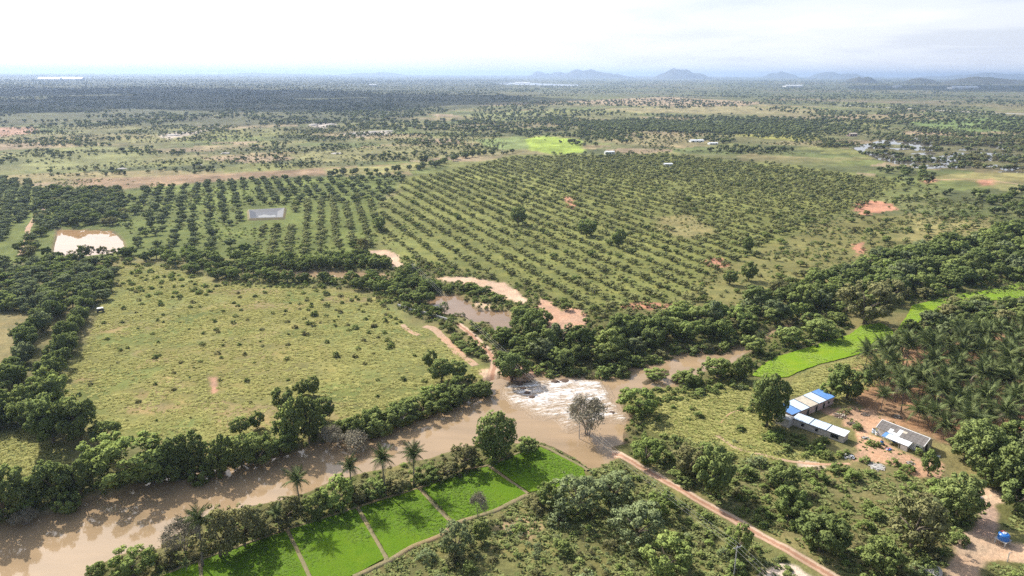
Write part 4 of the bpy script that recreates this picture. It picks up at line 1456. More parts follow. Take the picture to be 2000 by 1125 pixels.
fill('wood_tree', [(-60, 520), (60, 512), (180, 508), (232, 515), (226, 560), (200, 590), (120, 620), (0, 615), (-60, 620)], 7.6, (7.5, 11), (4.5, 7.5),
     [('mango', 5), ('dark', 2), ('green', 2)], 'tree of the pond wood', 'tree', 'wood below the farm pond', seed=46)

# ---- meadow-side river bank, placed one by one -------------------------------
BK = 'bank_tree'
for x, y, w, h, sp, lb in [
    (12, 1012, 95, 115, 'dark', 'tall dark tree at the far left end of the river bank'),
    (-30, 1000, 90, 110, 'dark', 'dark tree cut by the left edge above the river'),
    (62, 985, 70, 55, 'green', 'low green tree beside the tall dark one at the left end of the bank'),
    (48, 1016, 48, 36, 'bare', 'bare grey shrub leaning over the water at the left end'),
    (108, 978, 78, 88, 'dark', 'dark tree on the bank left of the broad spreading tree'),
    (158, 966, 74, 82, 'dark', 'dark clump of crown on the bank, nearest left of the broad spreading tree'),
    (132, 992, 60, 48, 'lime', 'light green bush at the water edge under dark trees'),
    (262, 940, 150, 92, 'lime', 'broad spreading light green tree over the river bank'),
    (206, 912, 95, 70, 'lime', 'light green tree at the meadow corner behind the broad spreading one'),
    (305, 935, 85, 74, 'green', 'green tree at the right side of the broad spreading tree'),
    (158, 862, 90, 96, 'dark', 'large dark tree ending the double tree line'),
    (104, 864, 88, 100, 'dark', 'large dark tree at the lower end of the double tree line, in front'),
    (208, 862, 60, 45, 'green', 'green bush beside the large dark tree at the meadow corner'),
    (345, 925, 70, 92, 'dark', 'dark upright tree with paler feathery top on the bank'),
    (378, 915, 62, 86, 'dark', 'dark tree close right of the feathery topped one'),
    (392, 934, 52, 46, 'lime', 'small rounded lime green bush at the water'),
    (432, 920, 66, 92, 'green', 'dense green ivy covered tree on the bank'),
    (470, 906, 62, 74, 'dark', 'dark tree right of the ivy covered one'),
    (505, 900, 74, 66, 'green', 'broad green tree over the water at the bank middle'),
    (548, 885, 70, 62, 'green', 'green tree left of the tallest bank cluster'),
    (572, 868, 66, 96, 'green', 'tall green tree in the tallest bank cluster, left'),
    (604, 862, 64, 104, 'dark', 'tall dark tree in the tallest bank cluster, right'),
    (552, 800, 46, 48, 'dark', 'small dark tree on the meadow side of the tallest cluster'),
    (502, 836, 34, 36, 'dark', 'small dark round bush at the meadow edge left of the tallest cluster'),
    (470, 850, 44, 38, 'dark', 'dark grey green bush at the meadow edge'),
    (632, 822, 46, 50, 'dark', 'round black green tree alone behind the bank'),
    (590, 772, 36, 34, 'green', 'small tree in the meadow above the tallest cluster'),
    (612, 772, 30, 42, 'dark', 'slender small tree in the meadow above the tallest cluster'),
    (648, 862, 52, 44, 'bare', 'bare brown scrub at the water right of the tallest cluster'),
    (688, 868, 66, 42, 'bare', 'grey dead shrub drooping into the water'),
    (700, 846, 56, 52, 'green', 'green tree behind the grey dead shrub'),
    (742, 840, 80, 58, 'green', 'broad pale green tree on the bank right of the dead shrub'),
    (783, 822, 66, 52, 'dark', 'dark tree on the bank by the river bend'),
    (822, 806, 70, 50, 'green', 'green tree on the bank halfway to the ford'),
    (858, 796, 66, 48, 'green', 'green leafy tree on the bank closer to the ford'),
    (898, 782, 60, 46, 'dark', 'dark leafy bush on the bank close to the ford'),
    (938, 770, 52, 40, 'dark', 'dark leafy bush ending the bank at the ford'),
    (862, 745, 52, 48, 'dark', 'dark round tree at the meadow end of the footpath'),
    (890, 742, 48, 42, 'dark', 'dark round tree beside the footpath end'),
    (840, 720, 30, 40, 'dark', 'small dark tree left of the footpath'),
]:
    plant(BK, x, y, w, h, sp, lb, 'tree' if sp != 'bare' else 'shrub', 'trees on the meadow bank', fixed=True)
BKL = 'tree filling the meadow bank'
line_fill(BK, [(690, 838), (740, 818), (790, 800), (850, 778), (900, 764), (945, 752)], 4.2, (5, 8), (3.5, 6), [('green', 5), ('dark', 3), ('lime', 1)], BKL, 'tree', 'fill of the meadow bank', 1.6, seed=50)
line_fill(BK, [(330, 918), (400, 905), (480, 892), (540, 875), (600, 856), (660, 845)], 4.5, (5, 8), (4, 7), [('green', 4), ('dark', 5)], BKL, 'tree', 'fill of the meadow bank', 1.8, seed=51)
line_fill(BK, [(-40, 1018), (30, 995), (90, 975), (160, 958), (240, 944), (330, 920)], 4.5, (5, 8), (4, 6), [('green', 4), ('dark', 5), ('lime', 2)], BKL, 'tree', 'fill of the meadow bank', 1.8, seed=52)

# ---- clumps round the pools above the ford ------------------------------------
PL = 'tree of the pool clumps'
for poly, sp_, w_, h_, s_ in [
    ([(520, 512), (640, 508), (758, 508), (765, 526), (640, 527), (528, 528)], 5.5, (6, 9), (5, 7.5), 60),
    ([(756, 540), (800, 535), (835, 550), (842, 600), (800, 596), (760, 575), (640, 556), (560, 552), (560, 546), (680, 548)], 7, (6, 10), (4.5, 7.5), 61),
    ([(838, 556), (905, 556), (960, 574), (1000, 590), (1006, 606), (940, 590), (890, 572), (840, 570)], 6, (4, 7), (2.2, 4.0), 62),
    ([(1010, 610), (1050, 600), (1068, 640), (1110, 670), (1060, 715), (985, 705), (960, 680), (940, 656), (1010, 655)], 7, (7, 11), (4.5, 8), 63),
    ([(775, 590), (850, 606), (960, 655), (930, 650), (900, 640), (850, 625), (780, 604)], 6, (4, 7), (2.4, 4.2), 64),
    ([(850, 640), (880, 640), (955, 700), (950, 715), (910, 690)], 5.5, (4, 7), (2.0, 3.6), 65),
    ([(240, 498), (380, 500), (500, 490), (530, 520), (560, 550), (430, 556), (330, 520), (250, 515)], 9, (7, 11), (4, 8), 66),
]:
    fill('pool_tree', poly, sp_, w_, h_, [('green', 5), ('dark', 5), ('lime', 1)], PL, 'tree', 'trees round the upper pool', seed=s_, avoid=CLEAR)
for x, y, w, h, sp, lb in [
    (1000, 738, 74, 62, 'dark', 'dark spreading tree on bare trunks beside the ford'),
    (708, 500, 32, 40, 'olive', 'grey green single tree on the pale bank above the hedge'),
    (868, 612, 22, 26, 'acacia', 'small pale tree standing in the upper pool'),
    (1040, 668, 58, 62, 'dark', 'tall dark tree at the end of the upper pool'),
    (1245, 808, 88, 52, 'lime', 'rounded yellow green bush beside the rapids'),
    (1280, 735, 52, 20, 'lime', 'low green bush on the left islet of the upper river'),
    (1328, 742, 34, 18, 'lime', 'low green bush on the right islet of the upper river'),
    (1350, 748, 62, 34, 'green', 'green bush on the bank facing the islets'),
    (1400, 735, 62, 40, 'green', 'green bush on the bank between islets and crop field'),
    (1448, 742, 40, 52, 'dark', 'dark narrow tree left of the crop field'),
    (1470, 690, 50, 36, 'green', 'pale green tree above the upper river, beside a leaning palm'),
    (1540, 672, 60, 38, 'green', 'green tree at the tip of the upper river'),
    (1600, 660, 72, 40, 'green', 'green tree edging the crop field, middle'),
    (1690, 632, 120, 92, 'olive', 'huge grey green tree overhanging the crop field'),
    (1740, 590, 60, 50, 'olive', 'grey green tree behind the huge overhanging one'),
    (1498, 832, 96, 110, 'round', 'large dense dark tree beside the blue roofed sheds'),
    (1655, 778, 84, 76, 'green', 'green tree above the blue roofed sheds'),
    (1620, 780, 40, 40, 'lime', 'small bright green tree at the left of the green tree above the sheds'),
    (968, 898, 98, 98, 'round', 'large round dark tree on the bank between river and rice paddies'),
    (1146, 842, 92, 84, 'bare', 'grey leafless tree standing in the rapids'),
    (934, 1012, 36, 50, 'bare', 'small grey leafless tree at the paddy edge'),
    (1462, 548, 34, 42, 'dark', 'single tree with long shadow in the grass left of the belt'),
    (1425, 556, 30, 32, 'dark', 'second single tree with long shadow left of the belt'),
    (828, 320, 22, 24, 'far', 'single dark tree at the far corner of the orchard'),
    (744, 452, 26, 34, 'dark', 'upright dark tree among the orchard rows'),
    (1012, 440, 34, 40, 'dark', 'dark tree pair in the middle of the orchard'),
    (1146, 460, 44, 36, 'dark', 'dark tree clump in the right part of the orchard'),
    (1208, 482, 30, 40, 'dark', 'dark upright tree at the lower right of the orchard'),
    (1460, 492, 26, 34, 'dark', 'lone dark tree in the grass right of the orchard'),
]:
    plant('single_tree', x, y, w, h, sp, lb, 'tree' if h > 30 or sp == 'bare' else 'bush', None, fixed=True)

# ---- paddy-side river bank -----------------------------------------------------
for x, y, w, h, sp, lb in [
    (262, 1122, 92, 58, 'lime', 'round bright green bush at the lower left water edge'),
    (192, 1132, 46, 36, 'green', 'small green bush left of the round bright one'),
    (362, 1078, 88, 62, 'bare', 'tangled bare scrub at the water near the lower left'),
    (430, 1088, 96, 100, 'olive', 'brownish olive tree on the paddy side bank'),
    (478, 1068, 88, 84, 'olive', 'second brownish olive tree, right of the first'),
    (520, 1048, 70, 46, 'olive', 'olive bush right of the brownish trees'),
    (562, 1028, 74, 60, 'olive', 'olive tree beside the tall single palm'),
    (618, 1008, 62, 46, 'green', 'green bush right of the tall single palm'),
    (660, 992, 84, 62, 'lime', 'bright green leafy tree on the paddy bank'),
    (704, 978, 58, 34, 'olive', 'olive bush under the yellowing palm'),
    (730, 972, 60, 34, 'green', 'green bush between two palms on the paddy bank'),
    (778, 958, 62, 34, 'olive', 'olive bush under the right hand palms'),
    (832, 942, 60, 30, 'green', 'green bush right of the palms'),
    (872, 932, 58, 28, 'olive', 'low olive bush halfway to the large round tree'),
    (906, 918, 66, 52, 'olive', 'feathery olive bush left of the large round tree'),
    (1030, 884, 52, 30, 'green', 'low green bush right of the large round tree'),
    (335, 1108, 46, 34, 'olive', 'small olive bush by the paddy corner'),
    (1076, 992, 56, 54, 'green', 'dark rounded bush at the left of the grey green thicket'),
    (1128, 1004, 128, 78, 'acacia', 'broad grey green feathery thicket below the paddies'),
    (1200, 978, 90, 56, 'acacia', 'grey green feathery bush right of the broad thicket'),
    (893, 1082, 76, 62, 'acacia', 'grey green feathery bush below the paddies'),
    (940, 1060, 40, 42, 'green', 'green bush right of the small leafless tree'),
    (1245, 1060, 120, 78, 'acacia', 'large grey green bush left of the earth road'),
    (1290, 1005, 60, 46, 'lime', 'bright green bush beside the earth road'),
    (1300, 1120, 110, 70, 'lime', 'light green bush near the bottom, left of the pole'),
    (1390, 968, 84, 100, 'dark', 'tall dark tree right of the earth road'),
    (1345, 930, 70, 66, 'olive', 'brown olive tree above the earth road'),
    (1262, 905, 70, 50, 'lime', 'lime green bush where the road leaves the ford'),
    (1540, 1010, 78, 60, 'green', 'green tree in the thicket right of the road'),
    (1528, 958, 66, 52, 'dark', 'dark tree in the thicket below the footpath'),
    (1600, 1075, 110, 70, 'dark', 'dark tree clump by the lower end of the road'),
    (1780, 1070, 120, 110, 'olive', 'large brown olive tree at the lower right'),
    (1870, 1010, 90, 88, 'dark', 'dark tree beside the right hand track'),
    (1440, 1085, 60, 66, 'lime', 'bushy bright green shrub round the electric pole'),
    (1720, 1115, 90, 60, 'green', 'green bush at the bottom edge, left of the boulder'),
    (1905, 905, 96, 92, 'round', 'very dark dense tree right of the farmyard'),
    (1812, 930, 34, 58, 'green', 'narrow green tree at the corner of the farmyard'),
    (1985, 960, 90, 100, 'dark', 'dark tree at the right edge above the track'),
]:
    plant('thicket_tree', x, y, w, h, sp, lb, 'tree' if h > 58 else 'bush', None, fixed=True)
for x, y, w, h, sp, lb in [
    (1676, 838, 26, 14, 'bush', 'small bush at the end of the low shed'), (1700, 868, 22, 14, 'bushlime', 'small green shrub left of the porch'),
    (1716, 872, 18, 12, 'bush', 'little bush at the porch corner'), (1745, 906, 30, 14, 'bushlime', 'low green bush at the lower yard edge'),
    (1690, 902, 28, 14, 'bush', 'low bush beside the stone heap'), (1650, 806, 24, 12, 'busholive', 'dry shrub in front of the blue roofed shed'),
    (1795, 888, 24, 16, 'bush', 'bush under the right gable of the house'), (1772, 920, 34, 18, 'bushlime', 'green bush below the yard')]:
    plant('yard_shrub', x, y, w, h, sp, lb, 'bush', None, fixed=True)
BL = 'bush between river and paddies'
line_fill('bush', [(300, 1108), (380, 1085), (450, 1066), (540, 1038), (620, 1010), (700, 984), (770, 962), (850, 940), (940, 908), (1010, 878)], 3.0, (2.5, 5.2), (1.2, 2.8),
          [('busholive', 4), ('bush', 4), ('bushlime', 1)], BL, 'bush', 'bushes between river and paddies', 1.4, seed=70)
SL = 'scrub bush left of the road'
NOROAD = [GP([(1150, 850), (1180, 862), (1240, 893), (1450, 1012), (1640, 1118), (1700, 1160), (1640, 1190), (1540, 1098), (1400, 1010), (1220, 908), (1150, 872)]),
          GP([(1392, 842), (1440, 868), (1490, 881), (1540, 893), (1662, 899), (1662, 914), (1540, 909), (1430, 885), (1388, 858)])]
fill('bush', [(1060, 960), (1150, 925), (1200, 905), (1300, 955), (1430, 1030), (1600, 1125), (1560, 1170), (700, 1170), (760, 1110), (900, 1050), (980, 1010)], 7.5, (2.5, 7), (1.6, 4.4),
     [('bushacacia', 3), ('bushlime', 3), ('bush', 4), ('busholive', 3)], SL, 'bush', 'scrub left of the road', seed=71, drop=.35, avoid=NOROAD)
SR = 'bush in the roadside thicket'
YARD = GP([(1500, 760), (1640, 752), (1750, 800), (1860, 890), (1850, 945), (1780, 930), (1640, 912), (1600, 860), (1510, 830)])
TRACK = GP([(1900, 950), (1970, 945), (1985, 985), (1960, 1030), (2080, 1070), (2080, 1125), (1940, 1100), (1915, 1150), (1820, 1150), (1860, 1075), (1885, 1030), (1925, 1000)])
fill('bush', [(1240, 870), (1330, 860), (1420, 885), (1560, 915), (1700, 915), (1800, 940), (1900, 960), (1910, 1050), (1850, 1160), (1650, 1160), (1560, 1080), (1400, 992), (1300, 935)], 4.6, (3, 7), (1.6, 4.2),
     [('bush', 4), ('bushlime', 6), ('bushdark', 1), ('busholive', 1), ('bushacacia', 1)], SR, 'bush', 'thicket right of the road', seed=72, drop=.46, avoid=NOROAD + [YARD, TRACK])
fill('bush', [(1210, 770), (1340, 765), (1470, 750), (1480, 820), (1560, 850), (1640, 895), (1420, 880), (1230, 850)], 6.5, (2, 5), (1.0, 2.6),
     [('bushlime', 4), ('bush', 4), ('bushacacia', 1)], 'bush on the grassy slope', 'bush', 'bushes on the grassy slope', seed=73, drop=.45, avoid=[YARD] + NOROAD)
fill('bush', [(1530, 838), (1600, 858), (1655, 880), (1652, 900), (1560, 892), (1500, 870), (1480, 840)], 3.8, (3, 6), (1.6, 3.2),
     [('bushlime', 3), ('bush', 5)], 'bush among weeds by the sheds', 'bush', 'weeds below the sheds', seed=74, drop=.25, avoid=NOROAD)
fill('bush', [(1960, 1095), (2080, 1125), (2080, 1180), (1930, 1170)], 4.5, (3, 6), (1.8, 3.2), [('bushlime', 3), ('bush', 4)], 'corner bush', 'bush', 'bushes in the corner', seed=75)
fill('bush', [(1440, 735), (1500, 690), (1600, 655), (1660, 640), (1640, 660), (1560, 682), (1500, 700), (1466, 732)], 5.0, (4, 7), (2, 4), [('bush', 5), ('bushlime', 2), ('bushdark', 2)],
     'bush beside the crop field', 'bush', 'bushes beside the crop field', seed=76, drop=.1)
line_fill('bush', [(1060, 722), (1130, 726), (1200, 728), (1250, 708), (1320, 686), (1400, 678), (1450, 668)], 2.4, (5, 9), (2.6, 5.5), [('bush', 5), ('bushdark', 4), ('busholive', 1)],
          'bush under the river belt', 'bush', 'bushes under the tree belt', 1.3, seed=77)

# ---- meadow shrubs ------------------------------------------------------------
ML = 'shrub of the yellow meadow'
fill('meadow_shrub', [(560, 562), (740, 580), (800, 640), (850, 700), (830, 765), (700, 800), (640, 700), (560, 640)], 8.0, (1.8, 4.2), (1.0, 2.8), [('bush', 5), ('bushdark', 3), ('busholive', 3)],
     ML, 'shrub', 'shrubs in the meadow', True, 80, jit=.32, drop=.45)
fill('meadow_shrub', [(560, 564), (740, 582), (800, 640), (770, 690), (660, 640), (560, 600)], 5.0, (1.6, 3.6), (.9, 2.2), [('bush', 5), ('busholive', 3)], ML, 'shrub', 'shrubs in the meadow', True, 84, jit=.2, rowaz=-24, rowsp=11.0, drop=.35)
fill('meadow_shrub', [(240, 515), (400, 560), (560, 565), (620, 650), (560, 720), (240, 700), (190, 640)], 7.5, (1.5, 3.6), (.8, 2.0), [('bush', 5), ('bushdark', 2), ('busholive', 4)],
     ML, 'shrub', 'shrubs in the meadow', True, 81, jit=.40, drop=.45)
fill('meadow_shrub', [(240, 512), (350, 522), (430, 560), (410, 590), (260, 580)], 6.0, (3, 5), (1.4, 2.6), [('bushlime', 4), ('bush', 4)], ML, 'shrub', 'shrubs in the meadow', True, 82, drop=.3)
fill('meadow_shrub', [(200, 700), (560, 720), (640, 800), (500, 845), (330, 850), (200, 840), (140, 770)], 11.0, (1.2, 2.6), (.7, 1.5), [('busholive', 4), ('bush', 3)], ML, 'shrub', 'shrubs in the meadow', True, 83, drop=.5)

# ---- orchards --------------------------------------------------------------------
OL = 'fruit tree of the orchard rows'
LINED = GP([(474, 402), (572, 402), (580, 445), (470, 442)])
ORCH = [(748, 402), (800, 352), (1000, 306), (1300, 302), (1560, 330), (1740, 356), (1690, 400), (1600, 430), (1510, 470), (1420, 520), (1370, 570), (1290, 612),
        (1150, 634), (1150, 600), (1060, 575), (1010, 555), (900, 530), (810, 522), (790, 500), (745, 480)]
fill('orchard_tree', ORCH, 5.2, (3.6, 7.0), (2.0, 4.2), [('orchard', 9), ('dark', 1)], OL, 'tree', 'orchard rows', False, 90, jit=.12, rowaz=-24, rowsp=13.0, drop=.12,
     avoid=[GP([(1280, 425), (1345, 422), (1395, 456), (1335, 466)])], keepf=lambda P: np.where(fbm(P[:, 0] / 60, P[:, 1] / 60, 7, 3) > .22, 1.0, .5))
fill('orchard_tree', [(500, 480), (530, 400), (560, 392), (700, 385), (748, 402), (742, 482), (660, 488), (530, 506), (505, 505)], 6.0, (5, 8), (3.0, 4.8), [('orchard', 9), ('dark', 1)], OL, 'tree',
     'orchard rows', False, 91, jit=.12, rowaz=-15, rowsp=10.5, drop=.12, avoid=[LINED])
fill('orchard_tree', [(1080, 300), (1300, 300), (1560, 325), (1760, 352), (1880, 375), (1760, 400), (1560, 390), (1300, 350), (1100, 330)], 15.0, (4, 8), (2.6, 5.0), [('orchard', 8), ('mango', 2)], OL, 'tree',
     'orchard rows', False, 92, jit=.35)
fill('orchard_tree', [(1420, 470), (1560, 420), (1760, 385), (1990, 385), (1990, 430), (1830, 475), (1640, 525), (1460, 585), (1350, 590), (1400, 520)], 10, (2.2, 7), (1.4, 4.6), [('orchard', 6), ('green', 3), ('olive', 1)],
     'bushy tree in rough grass', 'tree', 'scattered trees beyond the belt', False, 93, drop=.45)
fill('orchard_tree', [(1010, 560), (1150, 600), (1380, 575), (1420, 600), (1260, 636), (1150, 640)], 8.0, (3, 6), (2, 4), [('orchard', 6), ('green', 2), ('olive', 1)],
     'bushy tree above the belt', 'tree', 'scattered trees above the belt', False, 94, drop=.35)
GL = 'round fruit tree of the grove'
PONDL = WPOLY['left']
PONDX = GP([(95, 445), (250, 443), (255, 506), (95, 510)])
fill('grove_tree', [(235, 380), (300, 366), (480, 352), (640, 347), (800, 343), (750, 396), (560, 394), (478, 404), (470, 450), (470, 485), (380, 500), (250, 495), (250, 440)], 18.0, (6.8, 9.4), (4.2, 6.0),
     [('mango', 8), ('dark', 1)], GL, 'tree', 'fruit grove by the pond', False, 95, jit=.07, rowaz=-23, rowsp=11.0, drop=.10, avoid=[LINED, PONDX])
fill('grove_tree', [(-60, 350), (50, 352), (80, 372), (92, 400), (40, 440), (30, 470), (-60, 480)], 9.5, (8, 10.5), (4.5, 6.5), [('mango', 8)], 'round fruit tree of the left grove', 'tree',
     'dense grove at the left edge', False, 96, jit=.13, rowaz=-33, rowsp=10.5, drop=.03)
fill('grove_tree', [(95, 372), (235, 372), (245, 440), (100, 446), (60, 500), (40, 510), (70, 440)], 9.5, (8, 12), (5, 8), [('mango', 6), ('dark', 4), ('olive', 1)], 'tree crowded behind the pond', 'tree',
     'trees behind the farm pond', False, 97, drop=.1, avoid=[PONDX])
line_fill('grove_tree', [(98, 506), (140, 504), (180, 503), (215, 502), (250, 498)], 6.5, (5, 8), (5, 8), [('dark', 4), ('olive', 3)], 'tree on the near pond shore', 'tree', 'near shore of the farm pond', 1.0, False, 98)
line_fill('grove_tree', [(640, 344), (720, 338), (800, 333), (840, 326), (920, 306), (1000, 300)], 9, (7, 11), (6, 9), [('dark', 5), ('mango', 3)], 'tree closing the far orchard side', 'tree', 'row behind the orchard', 3, False, 99)

# ---- mid-distance fields -----------------------------------------------------------
def clump(sc, lo_, hi_, seed):
    return lambda P: sstep(lo_, hi_, fbm(P[:, 0] / sc, P[:, 1] / sc, seed, 3))
FL = 'tree scattered in open fields'
fill('field_tree', [(-60, 250), (640, 246), (980, 262), (980, 296), (820, 318), (640, 326), (420, 338), (140, 346), (-60, 345)], 11, (3.0, 9), (2.0, 6), [('far', 9), ('orchard', 2)], FL, 'tree',
     'scattered field trees', False, 110, keepf=clump(55, .42, .66, 3))
fill('field_tree', [(900, 236), (1200, 222), (1560, 232), (2080, 250), (2080, 280), (1800, 268), (1600, 290), (1500, 300), (1180, 296), (1000, 262)], 13, (4, 11), (3, 8), [('far', 9), ('mango', 1)], FL, 'tree',
     'scattered field trees', False, 111, keepf=clump(90, .40, .62, 5))
fill('field_tree', [(1590, 285), (1690, 275), (1800, 268), (2080, 276), (2080, 336), (1900, 332), (1790, 326), (1730, 312)], 10, (6, 11), (4, 7.5), [('far', 5), ('olive', 4)], 'tree standing in flood water', 'tree',
     'flooded wood', False, 112, keepf=clump(50, .40, .56, 8))
fill('field_tree', [(1700, 330), (1790, 328), (1830, 345), (1800, 372), (1900, 380), (2080, 360), (2080, 430), (1940, 430), (1880, 385), (1760, 352)], 14, (7, 12), (5, 8), [('dark', 5), ('far', 4)], 'tree between orchard and flood', 'tree',
     'trees by the flooded wood', False, 113, drop=.3)

STUFF_NAME.update({
    'orchard_tree': ('orchard_vegetation', 'farther small trees of the orchard rows'), 'field_tree': ('field_woods', 'farther trees scattered over the plain'),
    'grove_tree': ('grove_vegetation', 'farther trees of the fruit groves'), 'bush': ('bush_undergrowth', 'smaller scrub between the bushes'),
    'riverside_tree': ('riverside_woods', 'rear of the dense river tree belt'), 'meadow_shrub': ('meadow_undergrowth', 'smaller weeds in the meadow'),
    'pool_tree': ('pool_undergrowth', 'growth round the upper pools'), 'bank_tree': ('bank_undergrowth', 'growth along the meadow bank'),
    'wood_tree': ('wood_undergrowth', 'growth of the wood below the pond'), 'hedgerow_tree': ('hedgerow_undergrowth', 'growth of the double tree line'),
    'grove_edge_tree': ('grove_undergrowth', 'growth round the coconut grove'), 'thicket_tree': ('thicket_undergrowth', 'growth of the thicket'),
    'single_tree': ('single_undergrowth', 'single growth')})
release()

# ---- low weeds everywhere: nobody could count them
def weeds(poly, spacing, w, h, sps, seed, keepf=None, avoid=()):
    pw = GP(poly)
    rs = np.random.RandomState(seed)
    lo, hi = pw.min(0), pw.max(0)
    X, Y = np.meshgrid(np.arange(lo[0], hi[0], spacing), np.arange(lo[1], hi[1], spacing))
    P = np.stack([X.ravel(), Y.ravel()], 1) + rs.uniform(-.5, .5, (X.size, 2)) * spacing
    uv, d = PX(np.column_stack([P, np.zeros(len(P))]))
    k = inside(P, pw) & (uv[:, 0] > -60) & (uv[:, 0] < 2060) & (uv[:, 1] < 1160)
    for a in avoid:
        k &= ~inside(P, a)
    if keepf is not None:
        k &= rs.uniform(size=len(P)) < keepf(P)
    for kn in WPOLY:
        k &= sdist(P, WPOLY[kn], 4.0) > 0.5
    P = P[k]
    s_ = rs.uniform(0, 1, len(P)) ** 1.6
    W = w[0] + (w[1] - w[0]) * s_
    return P, np.stack([W, W, h[0] + (h[1] - h[0]) * s_ * rs.uniform(.7, 1.3, len(P))], 1), rs.choice(len(sps), len(P)), [sps]


WEED_MESH, WEED_AT = [], {}
for k_ in ('bush', 'bushlime', 'busholive', 'bushacacia', 'far'):
    WEED_AT[k_] = len(WEED_MESH)
    WEED_MESH += WHOLE[k_][:3]


def weed_obj(name, label, sets, seed):
    rs = np.random.RandomState(seed)
    P = np.concatenate([a[0] for a in sets]); sc = np.concatenate([a[1] for a in sets])
    ix = np.concatenate([np.array([WEED_AT[a[3][0][i]] for i in a[2]], int) for a in sets]) + rs.randint(0, 3, len(P))
    scatter(name, label, np.column_stack([P, height(P) - .04]), sc, rs.uniform(0, 6.28, len(P)), ix, WEED_MESH, 'weeds')


BARE_AREAS = [GP(p_) for p_ in ([(662, 499), (700, 490), (755, 488), (775, 498), (784, 514), (798, 527), (786, 532), (757, 506)],
              [(846, 545), (896, 540), (950, 547), (990, 553), (1010, 567), (1028, 586), (1020, 594), (984, 583), (930, 557)],
              [(1056, 582), (1096, 606), (1142, 607), (1150, 628), (1116, 664), (1080, 650), (1050, 602)],
              [(1664, 398), (1700, 391), (1752, 409), (1690, 420)])] + [LINED]
weed_obj('orchard_undergrowth', 'low weeds between the orchard rows', [
    weeds(ORCH, 4.2, (.9, 3.0), (.4, 1.5), ('bush', 'bushlime', 'busholive', 'busholive'), 301, clump(28, .38, .66, 12), BARE_AREAS),
    weeds([(-60, 350), (480, 350), (800, 342), (745, 395), (740, 485), (520, 510), (380, 505), (-60, 515)], 4.6, (1.2, 3.6), (.5, 1.8), ('bush', 'bushlime', 'busholive'), 302, clump(30, .40, .66, 13), BARE_AREAS + [PONDX]),
    weeds([(1400, 520), (1560, 440), (1760, 385), (2060, 385), (2060, 440), (1830, 480), (1640, 530), (1460, 590), (1330, 605)], 3.6, (.9, 4.0), (.4, 2.0), ('bush', 'bushlime', 'busholive', 'bushacacia'), 303, clump(24, .40, .62, 14), BARE_AREAS),
    weeds([(1010, 556), (1150, 600), (1380, 572), (1420, 600), (1260, 640), (1150, 645), (1070, 600)], 3.4, (.9, 3.4), (.4, 1.8), ('bush', 'bushlime', 'busholive'), 304, clump(20, .36, .6, 15), BARE_AREAS)], 1)
weed_obj('bank_weeds', 'rank weeds round the pools, belts and banks', [
    weeds([(500, 500), (800, 500), (1030, 560), (1160, 640), (1440, 590), (1640, 520), (2060, 430), (2060, 560), (1640, 610), (1450, 690), (1240, 730), (1060, 735), (960, 700), (850, 640), (700, 565), (430, 560)], 2.9, (1.4, 4.0), (.8, 2.4),
          ('bush', 'bush', 'bushlime', 'busholive'), 305, None, BARE_AREAS + [GP([(885, 625), (915, 638), (985, 735), (940, 745), (960, 700)]), GP([(780, 625), (850, 632), (940, 715), (920, 720), (850, 665), (790, 655)])]),
    weeds([(-60, 990), (160, 955), (330, 905), (480, 880), (640, 835), (780, 800), (940, 742), (965, 752), (960, 765), (780, 830), (600, 880), (340, 935), (-60, 1060)], 2.2, (1.4, 3.6), (.9, 2.4), ('bush', 'bush', 'bushlime'), 306),
    weeds([(225, 1092), (300, 1076), (345, 1048), (372, 1022), (430, 1000), (520, 984), (600, 962), (640, 944), (750, 916), (850, 892), (940, 869), (1064, 864), (1060, 874), (960, 913), (820, 955), (560, 1037), (300, 1132), (200, 1140)], 2.1, (1.0, 2.8), (.4, 1.3), ('bush', 'busholive', 'bushlime', 'busholive'), 307),
    weeds([(1204, 768), (1214, 800), (1236, 818), (1218, 834), (1221, 868), (1250, 890), (1270, 850), (1250, 790)], 1.9, (1.2, 3.2), (.7, 1.9), ('bush', 'bushlime', 'busholive'), 313),
    weeds([(1225, 775), (1240, 765), (1345, 752), (1440, 705), (1470, 690), (1560, 640), (1640, 600), (1670, 640), (1550, 686), (1470, 730), (1460, 760), (1300, 790), (1240, 800)], 2.4, (1.2, 3.6), (.7, 2.2), ('bush', 'bushlime', 'bush'), 308, None, [GP(p_) for p_ in PADDY[6:]]),
    weeds([(1215, 830), (1240, 860), (1330, 850), (1640, 905), (1900, 955), (1905, 1050), (1850, 1160), (1660, 1160), (1240, 905)], 2.3, (1.2, 3.6), (.6, 2.0), ('bush', 'bushlime', 'bushlime', 'busholive'), 309, clump(14, .36, .6, 16), NOROAD + [YARD, TRACK]),
    weeds([(1060, 960), (1150, 925), (1200, 905), (1430, 1030), (1600, 1125), (1560, 1170), (700, 1170), (760, 1110), (900, 1050)], 2.6, (1.0, 3.0), (.5, 1.6), ('bush', 'bushlime', 'busholive', 'bushacacia'), 310, clump(14, .42, .64, 17), NOROAD)], 2)
weed_obj('field_shrubbery', 'low shrubs dotting the far fields', [
    weeds([(-60, 250), (640, 246), (1000, 262), (980, 296), (820, 318), (420, 338), (140, 346), (-60, 345)], 8.0, (1.6, 5.0), (.8, 2.8), ('far', 'far', 'busholive'), 311, clump(60, .42, .68, 18)),
    weeds([(1000, 262), (1200, 225), (2060, 240), (2060, 275), (1700, 275), (1680, 300), (1500, 302), (1180, 298)], 10.0, (2.4, 6.0), (1.4, 3.6), ('far', 'far', 'busholive'), 312, clump(80, .42, .66, 19))], 3)

